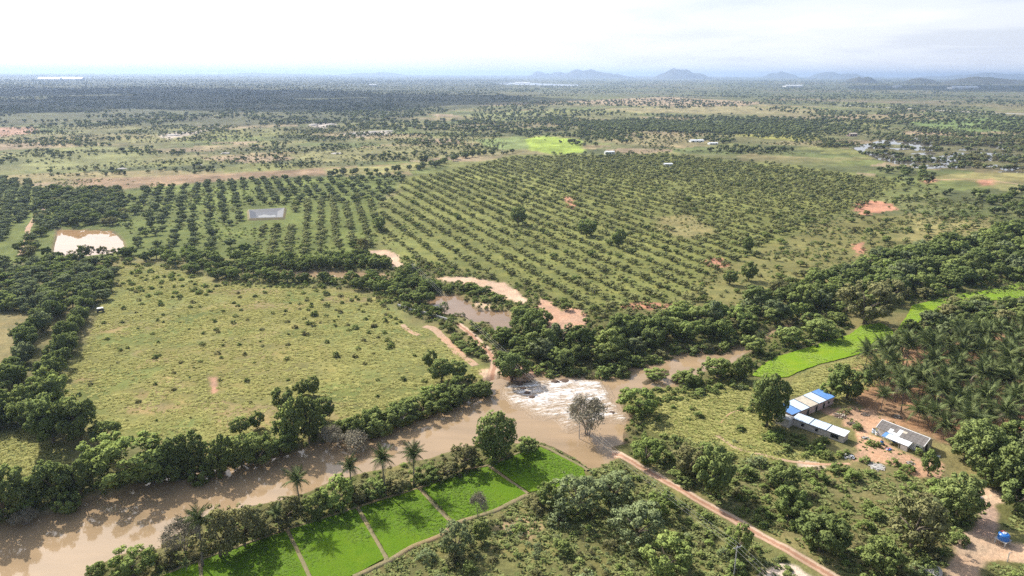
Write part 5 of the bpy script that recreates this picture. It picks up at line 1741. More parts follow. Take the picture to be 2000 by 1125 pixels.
# ---- far woods: one mass ---------------------------------------------------------------
def far_points(poly, n, seed, keepf=None):
    pw = GP(poly)
    rs = np.random.RandomState(seed)
    # even over the ground seen: more per area nearer by
    lo, hi = pw.min(0), pw.max(0)
    out = []
    while sum(map(len, out)) < n:
        d = np.exp(rs.uniform(math.log(max(lo[1], 300)), math.log(hi[1]), 20000))
        x = rs.uniform(-1, 1, 20000) * d * .95
        P = np.stack([x, d], 1)
        P = P[inside(P, pw)]
        if keepf is not None:
            P = P[rs.uniform(size=len(P)) < keepf(P)]
        out.append(P)
        if len(out) > 60:
            break
    return np.concatenate(out)[:n]


FARM = WHOLE['far']
PF = np.concatenate([
    far_points([(-300, 247), (0, 250), (420, 248), (640, 243), (760, 236), (900, 214), (1010, 196), (960, 180), (1000, 158), (-300, 158)], 10500, 1, clump(170, .36, .60, 4)),
    far_points([(640, 250), (1000, 260), (1250, 250), (2300, 260), (2300, 160), (1000, 160), (960, 180), (1000, 200), (860, 226)], 9000, 2, clump(240, .46, .60, 6)),
    far_points([(1080, 240), (1240, 232), (1420, 240), (1600, 250), (1560, 262), (1300, 258), (1180, 250)], 1300, 3),
    far_points([(-300, 170), (2300, 178), (2300, 152), (-300, 152)], 5000, 4, clump(900, .42, .58, 7)),
])
rs = np.random.RandomState(5)
rF = np.hypot(PF[:, 0], PF[:, 1])
wF = rs.uniform(6, 12, len(PF)) * (1 + np.clip((rF - 3000) / 9000, 0, 2.0))
scatter('forest', 'far woodland darkening the plain below the horizon', np.column_stack([PF, height(PF) - .3]),
        np.stack([wF, wF, wF * rs.uniform(.55, .85, len(PF))], 1), rs.uniform(0, 6.28, len(PF)), rs.randint(0, len(FARM), len(PF)), FARM, 'far')

# ---- grass ----------------------------------------------------------------------------------
def grass(name, label, poly, spacing, w, h, key, seed, avoid=(), keepf=None):
    pw = GP(poly) if not isinstance(poly, np.ndarray) else poly
    rs = np.random.RandomState(seed)
    lo, hi = pw.min(0), pw.max(0)
    X, Y = np.meshgrid(np.arange(lo[0], hi[0], spacing), np.arange(lo[1], hi[1], spacing))
    P = np.stack([X.ravel(), Y.ravel()], 1) + rs.uniform(-.5, .5, (X.size, 2)) * spacing
    k = inside(P, pw)
    uv, d = PX(np.column_stack([P, np.zeros(len(P))]))
    k &= (uv[:, 0] > -60) & (uv[:, 0] < 2060) & (uv[:, 1] < 1160)
    for a in avoid:
        k &= ~inside(P, a)
    if keepf is not None:
        k &= rs.uniform(size=len(P)) < keepf(P)
    for kn in WPOLY:
        k &= sdist(P, WPOLY[kn], 4.0) > 0.8
    P = P[k]
    s = rs.uniform(0, 1, len(P))
    W = w[0] + (w[1] - w[0]) * s
    return P, np.stack([W, W, h[0] + (h[1] - h[0]) * rs.uniform(size=len(P))], 1)


def grass_obj(name, label, sets, key, seed=1, lift=0.0):
    P = np.concatenate([a for a, b_ in sets]); sc = np.concatenate([b_ for a, b_ in sets])
    rs = np.random.RandomState(seed)
    return scatter(name, label, np.column_stack([P, height(P) + lift]), sc, rs.uniform(0, 6.28, len(P)), rs.randint(0, 3, len(P)), TUFT[key], key)


SOILX = [GP([(404, 734), (428, 733), (424, 768), (414, 770)])]
grass_obj('meadow_grass', 'tussocky yellow green grass of the meadow', [
    grass('', '', MEADOW, 1.35, (.8, 1.7), (.14, .36), 'meadow', 1, SOILX, lambda P: .25 + .75 * sstep(.35, .6, fbm(P[:, 0] / 6, P[:, 1] / 6, 4, 3))),
    grass('', '', [(-60, 838), (30, 834), (140, 885), (120, 960), (0, 1005), (-60, 1020)], 1.3, (.9, 1.6), (.2, .45), 'meadow', 2),
    grass('', '', [(1215, 775), (1340, 762), (1470, 745), (1500, 830), (1640, 905), (1420, 890), (1240, 830)], 1.3, (.9, 1.7), (.18, .42), 'meadow', 3, [YARD]),
    grass('', '', [(1640, 706), (1760, 670), (1760, 720), (1700, 760), (1600, 790), (1540, 770), (1560, 730)], 1.3, (.9, 1.7), (.18, .42), 'meadow', 4),
], 'meadow')
PAD_AV = [GP(p) for p in PADDY[:6]]
grass_obj('yard_grass', 'thin weeds on the farmyard', [grass('', '', [(1600, 800), (1700, 795), (1740, 820), (1850, 905), (1850, 940), (1720, 910), (1650, 905), (1690, 850)], 1.5, (.5, 1.0), (.3, .6), 'scrub', 61, (), lambda P: .8 * sstep(.5, .66, fbm(P[:, 0] / 4, P[:, 1] / 4, 24, 3)))], 'scrub', 5)
grass_obj('scrub_grass', 'rough dry grass of the scrub ground', [
    grass('', '', [(300, 1110), (400, 1080), (560, 1030), (700, 985), (820, 950), (960, 905), (1060, 865), (1150, 910), (1200, 890), (1240, 870), (1330, 855), (1700, 905), (2080, 950), (2080, 1180), (300, 1180)],
          1.2, (.9, 1.7), (.28, .65), 'scrub', 6, NOROAD + [YARD, TRACK, GP([(1470, 1112), (1520, 1098), (1566, 1104), (1600, 1135), (1480, 1180)])] + PAD_AV, lambda P: .3 + .7 * sstep(.35, .6, fbm(P[:, 0] / 5, P[:, 1] / 5, 14, 3))),
], 'scrub', 2)
grass_obj('rice_grass', 'young rice growing in the paddies', [grass('', '', grow(p, -.7), .9, (.7, 1.1), (.22, .42), 'rice', 20 + i) for i, p in enumerate(PADDY_W[:6])], 'rice', 3, .24)
grass_obj('crop_grass', 'yellow green crop of the far strip', [grass('', '', grow(p, -.8), 1.1, (.9, 1.4), (.25, .45), 'field', 30 + i) for i, p in enumerate(PADDY_W[6:])], 'field', 4, .24)

# ---- coconut palms ----------------------------------------------------------------------------
def palm(p, h, L, seed, label, group, fronds=True):
    z = H1(p)
    rd = random.Random(seed)
    o = empty('coconut_palm', (p[0], p[1], z), rd.uniform(0, 6.28))
    tm, top = PTRUNK[seed % len(PTRUNK)]
    t = obj('trunk', tm, o)
    t.scale = (h * 1.0, h * 1.0, h)
    tp = Vector((top[0] * h, top[1] * h, top[2] * h))
    if fronds:
        for az, el, kd, l_, tw in frond_poses(seed, 20):
            f_ = obj('frond', FROND[kd], o, tp)
            f_.rotation_euler = (Matrix.Rotation(az, 3, 'Z') @ Matrix.Rotation(-el, 3, 'Y') @ Matrix.Rotation(tw, 3, 'X')).to_euler()
            f_.scale = (L * l_,) * 3
    else:
        c_ = obj('crown', PCROWN[seed % len(PCROWN)], o, tp)
        c_.scale = (L, L, L)
        c_.rotation_euler = (rd.uniform(-.12, .12), rd.uniform(-.12, .12), rd.uniform(0, 6.28))
    return tag(o, label, 'palm', group)


def palm_px(x, y, ytop, L, seed, label):
    p = G(x, y)
    s = px_scale(p)
    dep = math.atan2(CAM_H, math.hypot(*p))
    palm(p, (y - ytop) * s / math.cos(dep) * .97, L, seed, label, 'palms on the river bank')


palm_px(590, 1012, 938, 4.2, 31, 'tall slender coconut palm alone against the river')
palm_px(692, 982, 915, 3.8, 32, 'coconut palm with yellowing crown left of the palm pair')
palm_px(754, 965, 895, 4.3, 33, 'left one of the two full crowned palms on the paddy bank')
palm_px(808, 950, 890, 4.3, 34, 'right one of the two full crowned palms on the paddy bank')
palm_px(396, 1106, 1022, 4.4, 35, 'coconut palm before the brownish olive trees')
palm_px(546, 1040, 1003, 2.8, 36, 'short young palm with one pale frond by the paddies')
palm_px(365, 1118, 1100, 1.6, 37, 'tiny palm sprout at the paddy corner')
palm_px(1485, 680, 658, 3.2, 38, 'lone pale palm on the upper river bank')
palm_px(1720, 802, 770, 4.0, 39, 'single palm in the open at the edge of the grove')
GROVE = [(1700, 705), (1800, 690), (1900, 665), (2080, 660), (2080, 850), (1900, 880), (1850, 885), (1815, 850), (1760, 810), (1700, 775), (1670, 745)]
pw = GP(GROVE)
rs = np.random.RandomState(12)
lo, hi = pw.min(0), pw.max(0)
X, Y = np.meshgrid(np.arange(lo[0], hi[0], 7.1), np.arange(lo[1], hi[1], 7.1))
P = np.stack([X.ravel(), Y.ravel()], 1) + rs.uniform(-.36, .36, (X.size, 2)) * 7.1
P = P[inside(P, pw) & (rs.uniform(size=len(P)) > .08)]
uv, d = PX(np.column_stack([P, np.zeros(len(P))]))
P = P[uv[:, 0] < 2045]
P = P[np.argsort(np.hypot(P[:, 0], P[:, 1]))][:285]
for i, p in enumerate(P):
    hp = rs.uniform(4.0, 10.0)
    palm(p, hp, rs.uniform(4.9, 6.3), 100 + i, which('coconut palm of the crowded grove', 'palm', hp, 7.5, p).replace('green ', '').replace('large', 'tall').replace('small', 'short'), 'coconut grove', fronds=i < 45)

# ------------------------------------------------------------------ hills on the horizon
def hill(x0, x1, ytop, dist, label, seed, ybase=150.0):
    """a far ridge, shown between x0 and x1 with its crest at ytop"""
    dist *= .72
    xc = .5 * (x0 + x1)
    hor = CY - F_PX * math.tan(PITCH) + (xc - CX) * math.tan(ROLL)
    ytop = hor - (hor - ytop) * .86
    top = CAM_H + (hor - ytop) * dist * 1.0 / F_PX * 1.04
    wx = (x1 - x0) * dist / F_PX * 1.45
    cx = (xc - CX) / F_PX * dist * 1.02
    dy = wx * .45
    n, mrow = 72, 26
    V = []
    for j in range(mrow):
        v = j / (mrow - 1) * 2 - 1
        for i in range(n):
            u = i / (n - 1) * 2 - 1
            x, y = cx + u * wx / 2, dist + v * dy
            rr_ = math.hypot(u, v)
            e = max(0.0, 1 - rr_ ** 2)
            nz = float(fbm(np.array([u * 3.1 + seed]), np.array([v * 2.2 + seed * 3.7]), seed, 5)[0])
            nz2 = float(fbm(np.array([u * 1.3 + seed * 2]), np.array([v * 1.1]), seed + 4, 2)[0])
            z = (top + 40) * (e ** 1.35) * (.50 + .75 * (nz2 - .1) + .75 * (nz - .5)) - 40
            V.append((x, y, z))
    zm = max(v[2] for v in V)
    V = [(x, y, -40 + (z + 40) * (top + 40) / (zm + 40)) for x, y, z in V]
    Fc = [(j * n + i, j * n + i + 1, (j + 1) * n + i + 1, (j + 1) * n + i) for j in range(mrow - 1) for i in range(n - 1)]
    return struct(obj('hill', new_mesh('hill', V, Fc, ('hill_scrub',), True)), 'structure', label)


hill(1085, 1215, 134, 26000, 'long low hill on the horizon', 3)
hill(1262, 1356, 133, 25000, 'rounded hill on the horizon', 5)
hill(1455, 1520, 139, 30000, 'small pale hill on the horizon', 7)
hill(1540, 1650, 140, 30000, 'pale double hill on the horizon', 9)
hill(1604, 1672, 149, 14000, 'small darker hill nearer than the pale ones', 11)
hill(1690, 1790, 152, 13000, 'low dark ridge before the right hand hills', 13)
hill(1765, 1945, 149, 13000, 'dark hill at the right of the horizon', 15)
hill(1740, 1990, 141, 32000, 'pale long hill behind the dark one', 17)
hill(1900, 2120, 153, 12500, 'dark ridge running out of the right edge', 19)
hill(450, 660, 142, 34000, 'faint low ridge on the left horizon', 21)
hill(620, 820, 141, 34000, 'faint low ridge left of the middle', 23)
hill(1020, 1110, 139, 28000, 'small bump beside the long low hill', 25)

# ------------------------------------------------------------------ rocks, far sheds
def rock(x, y, w, h, label, seed, group=None, mname='rock', name='rock_outcrop'):
    p = G(x, y)
    s = px_scale(p)
    bm = bmesh.new()
    bmesh.ops.create_icosphere(bm, subdivisions=3, radius=.5)
    rd = random.Random(seed)
    o1 = rd.uniform(0, 50)
    for v in bm.verts:
        k = .65 + .7 * float(fbm(np.array([v.co.x * 2.2 + o1 + v.co.z]), np.array([v.co.y * 2.2 + o1]), seed, 3)[0])
        v.co *= k
        v.co.z = max(v.co.z, -.12)
    for f_ in bm.faces:
        f_.smooth = rd.random() < .4
    me = bpy.data.meshes.new(name)
    bm.to_mesh(me); bm.free()
    me.materials.append(MATS[mname])
    o = obj(name, me, None, (p[0], p[1], H1(p)))
    dep = math.atan2(CAM_H, math.hypot(*p))
    o.scale = (w * s, w * s * rd.uniform(.8, 1.4), h * s / math.cos(dep))
    o.rotation_euler = (0, 0, rd.uniform(0, 6.28))
    return tag(o, label, 'rock', group)


for i, (x, y, w, h, lb) in enumerate([
    (336, 266, 22, 5, 'pale rock slab in the scrubby field at the left'), (352, 262, 14, 4, 'smaller pale slab behind the left one'),
    (410, 254, 14, 3, 'thin pale slab at the edge of the dark woods'), (612, 245, 20, 6, 'pale rock hump below the dark woods'),
    (648, 244, 14, 5, 'second pale rock hump below the dark woods'), (690, 262, 26, 4, 'long pale slab in the middle field'),
    (720, 259, 26, 6, 'rounded pale rock in the middle field'), (760, 256, 18, 4, 'pale slab right of the rounded rock'),
    (440, 300, 16, 4, 'grey slab in the field below the woods'), (240, 330, 20, 4, 'grey slab above the brown field'),
    (660, 300, 20, 4, 'flat pale rock at the slope of the field'), (386, 322, 18, 4, 'grey slab near the brown field'),
    (1822, 1120, 34, 24, 'pale boulder at the bottom beside the track')]):
    rock(x, y, w, h, lb, 40 + i, 'pale rocks in the fields' if i < 12 else None, 'rock', 'rock_outcrop' if i < 12 else 'boulder')


for i, (x, y, w, h, lb) in enumerate([
    (1014, 752, 13, 6, 'dark wet rock at the head of the spill beside the ford'), (1022, 760, 11, 6, 'dark wet rock on the spill edge, second from the ford'),
    (1030, 768, 12, 5, 'dark wet rock on the spill edge, third from the ford'), (1039, 776, 12, 5, 'dark wet rock at the lower end of the spill edge'),
    (1084, 747, 14, 8, 'dark rock sticking out behind the white water'), (1102, 744, 20, 4, 'flat dark rock behind the white water'),
    (1140, 781, 9, 4, 'small rock breaking the foam left of the leafless tree'), (1196, 806, 11, 4, 'rock in the foam right of the leafless tree')]):
    o_ = rock(x, y, w, h, lb, 90 + i, 'wet rocks in the rapids', 'brush', 'wet_rock')
    o_.location = (*G(x, y, -1.05), -1.05)


def far_shed(x, y, w, d_, h, label, roof='sheet_white', wall='white_paint', rz=0.2):
    p = G(x, y)
    s = px_scale(p)
    W, D, Hh = w * s, d_, h
    o = empty('far_shed', (p[0], p[1], H1(p)), rz)
    mb = MB(); mb.box((0, 0, Hh / 2 - .3), (W, D, Hh + .6)); mb.build('wall', wall, o)
    for sg, k in ((-1, 0), (1, 1)):
        mb = MB()
        mb.slab([(-W / 2 - .4, sg * (D / 2 + .5), Hh - .1), (W / 2 + .4, sg * (D / 2 + .5), Hh - .1), (W / 2 + .4, 0, Hh + D * .14), (-W / 2 - .4, 0, Hh + D * .14)][::sg], .15)
        mb.build('roof_panel', roof, o)
    for t in (-.3, 0, .3):
        mb = MB(); mb.box((t * W, -D / 2 - .03, Hh * .45), (min(2.0, W * .12), .1, Hh * .6)); mb.build('door' if t == 0 else 'window', 'dark_opening', o)
    return tag(o, label, 'shed', 'far white roofed sheds')


for a in [(1360, 276, 27, 10, 3.0, 'white roofed greenhouse behind the orchard'), (1392, 281, 18, 8, 2.6, 'smaller white shed right of the greenhouse'),
          (1190, 301, 18, 8, 4, 'white farmhouse among dark trees behind the orchard'), (1304, 324, 16, 6, 3, 'low grey white shed in the orchard'),
          (1664, 264, 16, 10, 5, 'small pinkish building left of the flooded wood', 'sheet_rust', 'plaster_pink'), (728, 168, 14, 30, 14, 'tiny white block on the dark plain'),
          (1548, 171, 36, 60, 16, 'long white roof far out right of the lake'), (100, 158.5, 38, 150, 16, 'long white greenhouse far off at the left horizon'),
          (142, 158.5, 40, 150, 16, 'second long white greenhouse at the left horizon'), (1752, 172, 14, 40, 14, 'tiny white roof under the dark hills'), (1880, 176, 60, 60, 16, 'pale long shed under the dark hills'),
          (1020, 163, 30, 80, 20, 'white sheds beside the far lake')]:
    far_shed(*a)

# ------------------------------------------------------------------ lined farm reservoir in the orchard
c0, c1, c2, c3 = G(488, 430), G(553, 428), G(556, 409), G(486, 413)
o = empty('lined_reservoir', (*(c0 * .25 + c1 * .25 + c2 * .25 + c3 * .25), 0))
ctr = np.array(o.location[:2])
Q = [c - ctr for c in (c0, c1, c2, c3)]
def rim(k, z): return [(q_[0] * k, q_[1] * k, z) for q_ in Q]
for i in range(4):
    j = (i + 1) % 4
    A_, B_, Ci, Di = rim(1.12, 0), rim(1.0, 1.5), rim(.965, 1.5), rim(.60, .2)
    mb = MB(); mb.face([A_[i], A_[j], B_[j], B_[i]]); mb.build('embankment', 'earth_bund', o)
    mb = MB(); mb.slab([B_[i], B_[j], Ci[j], Ci[i]], .1); mb.build('rim', 'sheet_grey', o)
    mb = MB(); mb.face([Ci[i], Ci[j], Di[j], Di[i]]); mb.build('liner', 'liner', o)
mb = MB(); mb.face(rim(.62, .26)); mb.build('basin_floor', 'liner', o)
_a, _b, _c, _d = [np.array(v) for v in rim(.60, .31)]
_e = lambda u, v_: tuple((_a * (1 - u) + _b * u) * (1 - v_) + (_d * (1 - u) + _c * u) * v_)
mb = MB(); mb.face([_e(.08, .02), _e(.95, .02), _e(.97, .30), _e(.80, .42), _e(.66, .26), _e(.50, .48), _e(.36, .55), _e(.22, .36), _e(.10, .40)]); mb.build('water_surface', 'water_marsh', o)
tag(o, 'farm reservoir with black liner and pale rim in the orchard', 'reservoir')

# ------------------------------------------------------------------ farm buildings
def frame_at(p, ang):
    """local -> world offset helper: u along the building, v across"""
    return np.array([math.cos(ang), math.sin(ang)]), np.array([-math.sin(ang), math.cos(ang)])


BA = math.radians(-41.0)            # long direction of the low shed and the house (running right and towards the camera)


def shed(name, pc, L, Wd, hgt, ang, roofs, wallm, label, openings, drop=.35, frame=True):
    """lean-to shed, centre pc, long axis ang; roofs = material per roof sheet"""
    o = empty(name, (pc[0], pc[1], H1(pc) - .1), ang)
    t = .22
    for nm, c_, s_ in (('wall', (0, -Wd / 2 + t / 2, hgt / 2), (L, t, hgt)), ('wall', (0, Wd / 2 - t / 2, hgt / 2 + drop / 2), (L, t, hgt + drop)),
                       ('wall', (-L / 2 + t / 2, 0, hgt / 2), (t - .02, Wd - 2 * t, hgt)), ('wall', (L / 2 - t / 2, 0, hgt / 2), (t - .02, Wd - 2 * t, hgt))):
        mb = MB(); mb.box(c_, s_); mb.build(nm, wallm, o)
    n = len(roofs)
    for i, rm in enumerate(roofs):
        x0, x1 = -L / 2 - .3 + (L + .6) * i / n, -L / 2 - .3 + (L + .6) * (i + 1) / n - .04
        mb = MB()
        nr = 8                                         # corrugation
        for k in range(nr):
            xa, xb = x0 + (x1 - x0) * k / nr, x0 + (x1 - x0) * (k + 1) / nr
            xm = (xa + xb) / 2
            za, zb_ = hgt + .08, hgt + drop + .12
            mb.slab([(xa, -Wd / 2 - .35, za), (xm, -Wd / 2 - .35, za + .06), (xm, Wd / 2 + .35, zb_ + .06), (xa, Wd / 2 + .35, zb_)], .03)
            mb.slab([(xm, -Wd / 2 - .35, za + .06), (xb, -Wd / 2 - .35, za), (xb, Wd / 2 + .35, zb_), (xm, Wd / 2 + .35, zb_ + .06)], .03)
        mb.build('roof_sheet', rm, o)
        if i:
            mb = MB(); mb.box((x0 - .02, 0, hgt + drop / 2 + .20), (.16, .1, .06)); mb = MB()
            mb.slab([(x0 - .12, -Wd / 2 - .36, hgt + .20), (x0 + .08, -Wd / 2 - .36, hgt + .20), (x0 + .08, Wd / 2 + .36, hgt + drop + .25), (x0 - .12, Wd / 2 + .36, hgt + drop + .25)], .05)
            mb.build('roof_batten', 'liner', o)
    for side in (-1, 1):                               # dark edge beams
        mb = MB(); mb.box((0, side * (Wd / 2 + .37), hgt + (.06 if side < 0 else drop + .08)), (L + .66, .10, .16)); mb.build('eave_beam', 'liner', o)
    for (kind, x, side, w, z0, z1) in openings:
        y = side * (Wd / 2 + .03)
        f_ = empty(kind, (x, y, 0)); f_.parent = o
        mb = MB(); mb.box((0, 0, (z0 + z1) / 2), (w, .12, z1 - z0)); mb.build('opening', 'dark_opening', f_)
        mb = MB()
        for dx in (-w / 2 - .06, w / 2 + .06):
            mb.box((dx, side * .02, (z0 + z1) / 2), (.12, .16, z1 - z0))
        mb.box((0, side * .02, z1 + .07), (w + .24, .16, .14))
        mb.build('frame', 'concrete', f_)
    return tag(o, label, 'shed')


pA0, pA1 = G(1535, 818), G(1612, 785)       # wing behind: left and right end of its front wall foot
uA = (pA1 - pA0) / np.hypot(*(pA1 - pA0))
angA = math.atan2(uA[1], uA[0])
LA = np.hypot(*(pA1 - pA0)) + 1.5
cA = (pA0 + pA1) / 2 + np.array([uA[1], -uA[0]]) * -.4
shed('blue_roofed_shed', cA, LA, 5.6, 2.9, angA, ['sheet_blue', 'sheet_pale', 'sheet_rust', 'sheet_pale', 'sheet_blue'], 'plaster_pink',
     'blue roofed shed with patched sheets behind the big dark tree',
     [('doorway', -LA * .12, -1, 1.2, 0, 2.1), ('doorway', LA * .08, -1, 1.1, 0, 2.1), ('doorway', LA * .26, -1, 1.1, 0, 2.1), ('window', LA * .38, -1, .9, 1.0, 2.0)], .5)
pB0, pB1 = G(1548, 830), G(1646, 866)
uB = (pB1 - pB0) / np.hypot(*(pB1 - pB0))
angB = math.atan2(uB[1], uB[0])
LB = np.hypot(*(pB1 - pB0))
nB = np.array([-uB[1], uB[0]])
shed('long_low_shed', (pB0 + pB1) / 2 + nB * 1.9, LB, 3.6, 2.5, angB, ['sheet_pale', 'sheet_pale', 'sheet_white'], 'plaster',
     'long low shed with pale sheet roof beside the farmyard',
     [('window', -LB * .30, -1, 1.0, .9, 1.9), ('window', -LB * .02, -1, .9, .9, 1.9), ('doorway', LB * .33, -1, 2.4, .8, 2.1), ('doorway', -LB * .1, 1, 1.2, 0, 2.1)], .35)
pC = G(1531, 828)
o = empty('corner_room', (pC[0], pC[1], H1(pC) - .1), angB)
for c_, s_ in (((0, -1.5, 1.4), (4.6, .22, 2.8)), ((0, 1.5, 1.4), (4.6, .22, 2.8)), ((-2.2, 0, 1.4), (.2, 2.76, 2.8)), ((2.2, 0, 1.4), (.2, 2.76, 2.8))):
    mb = MB(); mb.box(c_, s_); mb.build('wall', 'plaster', o)
mb = MB(); mb.box((0, 0, 2.86), (4.9, 3.5, .14)); mb.build('roof', 'concrete', o)
mb = MB(); mb.box((-.5, -1.62, 1.6), (1.0, .1, .8)); mb.build('window', 'dark_opening', o)
tag(o, 'flat roofed grey room joining the two sheds', 'shed')

# gabled house
pH0, pH1 = G(1712, 850), G(1800, 886)
uH = (pH1 - pH0) / np.hypot(*(pH1 - pH0)); nH = np.array([-uH[1], uH[0]])
angH = math.atan2(uH[1], uH[0])
LH, WH, HH, RH = np.hypot(*(pH1 - pH0)), 6.2, 2.7, 1.5
pc = (pH0 + pH1) / 2 + nH * (WH / 2)
o = empty('gabled_house', (pc[0], pc[1], H1(pc) - .1), angH)
for c_, s_ in (((0, -WH / 2 + .12, HH / 2), (LH, .24, HH)), ((0, WH / 2 - .12, HH / 2), (LH, .24, HH))):
    mb = MB(); mb.box(c_, s_); mb.build('wall', 'white_paint', o)
for sg in (-1, 1):
    x = sg * (LH / 2 - .12)
    mb = MB()
    for xx, rev in ((x - .11, False), (x + .11, True)):
        pts = [(xx, -WH / 2 + .25, 0), (xx, WH / 2 - .25, 0), (xx, WH / 2 - .25, HH), (xx, 0, HH + RH - .08), (xx, -WH / 2 + .25, HH)]
        mb.face(pts[::-1] if rev else pts)
    mb.build('gable_wall', 'plaster', o)
    mb = MB()                                          # pale verge strip
    for s2 in (-1, 1):
        a_, b2 = (sg * (LH / 2 + .42), s2 * (WH / 2 + .5), HH - .02), (sg * (LH / 2 + .42), 0, HH + RH + .2)
        mb.tube([a_, b2], .10, 4)
    mb.build('verge', 'white_paint', o)
nT, nRow = 12, 4
rdm = random.Random(4)
for sg in (-1, 1):
    for i in range(nT):
        for r_ in range(nRow):
            x0, x1 = -LH / 2 - .4 + (LH + .8) * i / nT, -LH / 2 - .4 + (LH + .8) * (i + 1) / nT - .05
            f0, f1 = r_ / nRow, (r_ + 1.06) / nRow
            y0, y1 = (WH / 2 + .5) * (1 - f0), (WH / 2 + .5) * (1 - min(1, f1))
            dz = rdm.uniform(.02, .06)
            z0, z1 = HH + (RH + .12) * f0 - .05 + dz, HH + (RH + .12) * min(1, f1) - .05 + dz
            mb = MB()
            c4 = [(x0, sg * y0, z0 + .05), (x1, sg * y0, z0 + .05), (x1, sg * y1, z1), (x0, sg * y1, z1)]
            mb.slab(c4 if sg < 0 else c4[::-1], .035)
            white = sg < 0 and (i, r_) in ((3, 1), (3, 0), (5, 1), (5, 2), (4, 0), (5, 0))
            mb.build('roof_sheet', 'sheet_white' if white else ('sheet_rust' if rdm.random() < .06 else 'sheet_grey'), o)
mb = MB(); mb.tube([(-LH / 2 - .42, 0, HH + RH + .16), (LH / 2 + .42, 0, HH + RH + .16)], .16, 6); mb.build('ridge_cap', 'white_paint', o)
# lean-to in front
for i in range(7):
    x0 = -LH * .30 + i * LH * .085
    mb = MB()
    mb.slab([(x0, -WH / 2 - 3.0, 2.05), (x0 + LH * .085 - .04, -WH / 2 - 3.0, 2.05), (x0 + LH * .085 - .04, -WH / 2 - .3, 2.62), (x0, -WH / 2 - .3, 2.62)], .05)
    mb.build('porch_sheet', 'sheet_blue' if i == 0 else 'sheet_pale' if i == 1 else 'sheet_white', o)
for i in range(4):
    mb = MB(); mb.box((-LH * .28 + i * LH * .185, -WH / 2 - 2.8, 1.0), (.14, .14, 2.0)); mb.build('porch_post', 'concrete', o)
mb = MB(); mb.box((LH * .20, -WH / 2 - 2.84, .85), (LH * .14, .18, 1.7)); mb.build('porch_wall', 'plaster', o)
mb = MB(); mb.box((-LH * .12, -WH / 2 - .05, 1.05), (1.1, .14, 2.1)); mb.build('door', 'tank_blue', o)
mb = MB(); mb.box((LH * .40, -WH / 2 - .05, 1.4), (1.0, .14, 1.0)); mb.build('window', 'dark_opening', o)
mb = MB(); mb.box((LH / 2 + .03, -.6, 1.05), (.14, 1.2, 2.1)); mb.build('doorway', 'dark_opening', o)
tag(o, 'long gabled house with grey sheet roof and white patched porch', 'house')

# ------------------------------------------------------------------ yard things
def barrel(x, y, mname, label, r=.35, h=.95):
    p = G(x, y)
    o = empty('water_barrel', (p[0], p[1], H1(p) + .0))
    mb = MB(); mb.tube([(0, 0, 0), (0, 0, h * .3), (0, 0, h * .32), (0, 0, h * .66), (0, 0, h * .68), (0, 0, h)], [r * .94, r, r * .95, r * .95, r, r * .94], 12); mb.build('body', mname, o, smooth=True)
    mb = MB(); mb.tube([(0, 0, h), (0, 0, h + .06)], [r * .8, r * .78], 12); mb.build('lid', 'rubber', o)
    tag(o, label, 'barrel', 'yard barrels')


barrel(1706, 846, 'sheet_pale', 'pale blue water drum at the left gable of the house', .6, 1.5)
barrel(1712, 850, 'sheet_white', 'white drum beside the pale blue one at the house', .5, 1.2)
barrel(1722, 868, 'tank_blue', 'blue drum under the porch edge of the gabled house', .5, 1.2)


def heap(x, y, w, h, mname, label, seed, n=60, cat='heap'):
    """pile of broken pieces"""
    p = G(x, y)
    rd = random.Random(seed)
    o = empty('rubble_heap', (p[0], p[1], H1(p)))
    mb = MB()
    bm = bmesh.new()
    bmesh.ops.create_icosphere(bm, subdivisions=2, radius=1)
    for v in bm.verts:
        k = .8 + .4 * rd.random()
        mb.V.append((v.co.x * w * .45 * k, v.co.y * w * .4 * k, max(v.co.z, -.1) * h * .7 * k))
    for f_ in bm.faces:
        mb.F.append(tuple(v.index for v in f_.verts)); mb.M.append(0)
    bm.free()
    mb.build('core', mname[0], o)
    mb = MB()
    for i in range(n):
        a, r_ = rd.uniform(0, 6.28), w * .55 * math.sqrt(rd.random())
        s_ = rd.uniform(.12, .45)
        mb.box((r_ * math.cos(a), r_ * math.sin(a), h * .7 * (1 - (r_ / (w * .55)) ** 2) + .05), (s_, s_ * rd.uniform(.5, 1.5), s_ * .6), rd.randrange(len(mname)), rd.uniform(0, 3))
    mb.build('pieces', mname, o)
    tag(o, label, cat, 'heaps round the farmyard')


heap(1658, 893, 3.2, 1.1, ('concrete', 'sheet_white', 'rubber'), 'grey heap of bags and scrap at the end of the low shed', 1)
heap(1712, 912, 4.5, .6, ('concrete', 'rock', 'plaster'), 'grey stone heap in front of the farmyard', 2)
heap(1690, 856, 2.2, .4, ('concrete', 'rubber'), 'dark slab heap in the middle of the yard', 3, 30)
heap(1640, 812, 4.0, .7, ('brush', 'palm_bark', 'sheet_rust'), 'heap of palm litter and timber before the blue roofed shed', 4)
heap(1018, 736, 9.0, 2.0, ('soil', 'brush', 'palm_bark'), 'heap of earth and driftwood dumped beside the ford', 5, 220)
heap(1910, 972, 2.2, .8, ('rock', 'palm_bark'), 'small stone heap beside the right hand track', 6, 40)

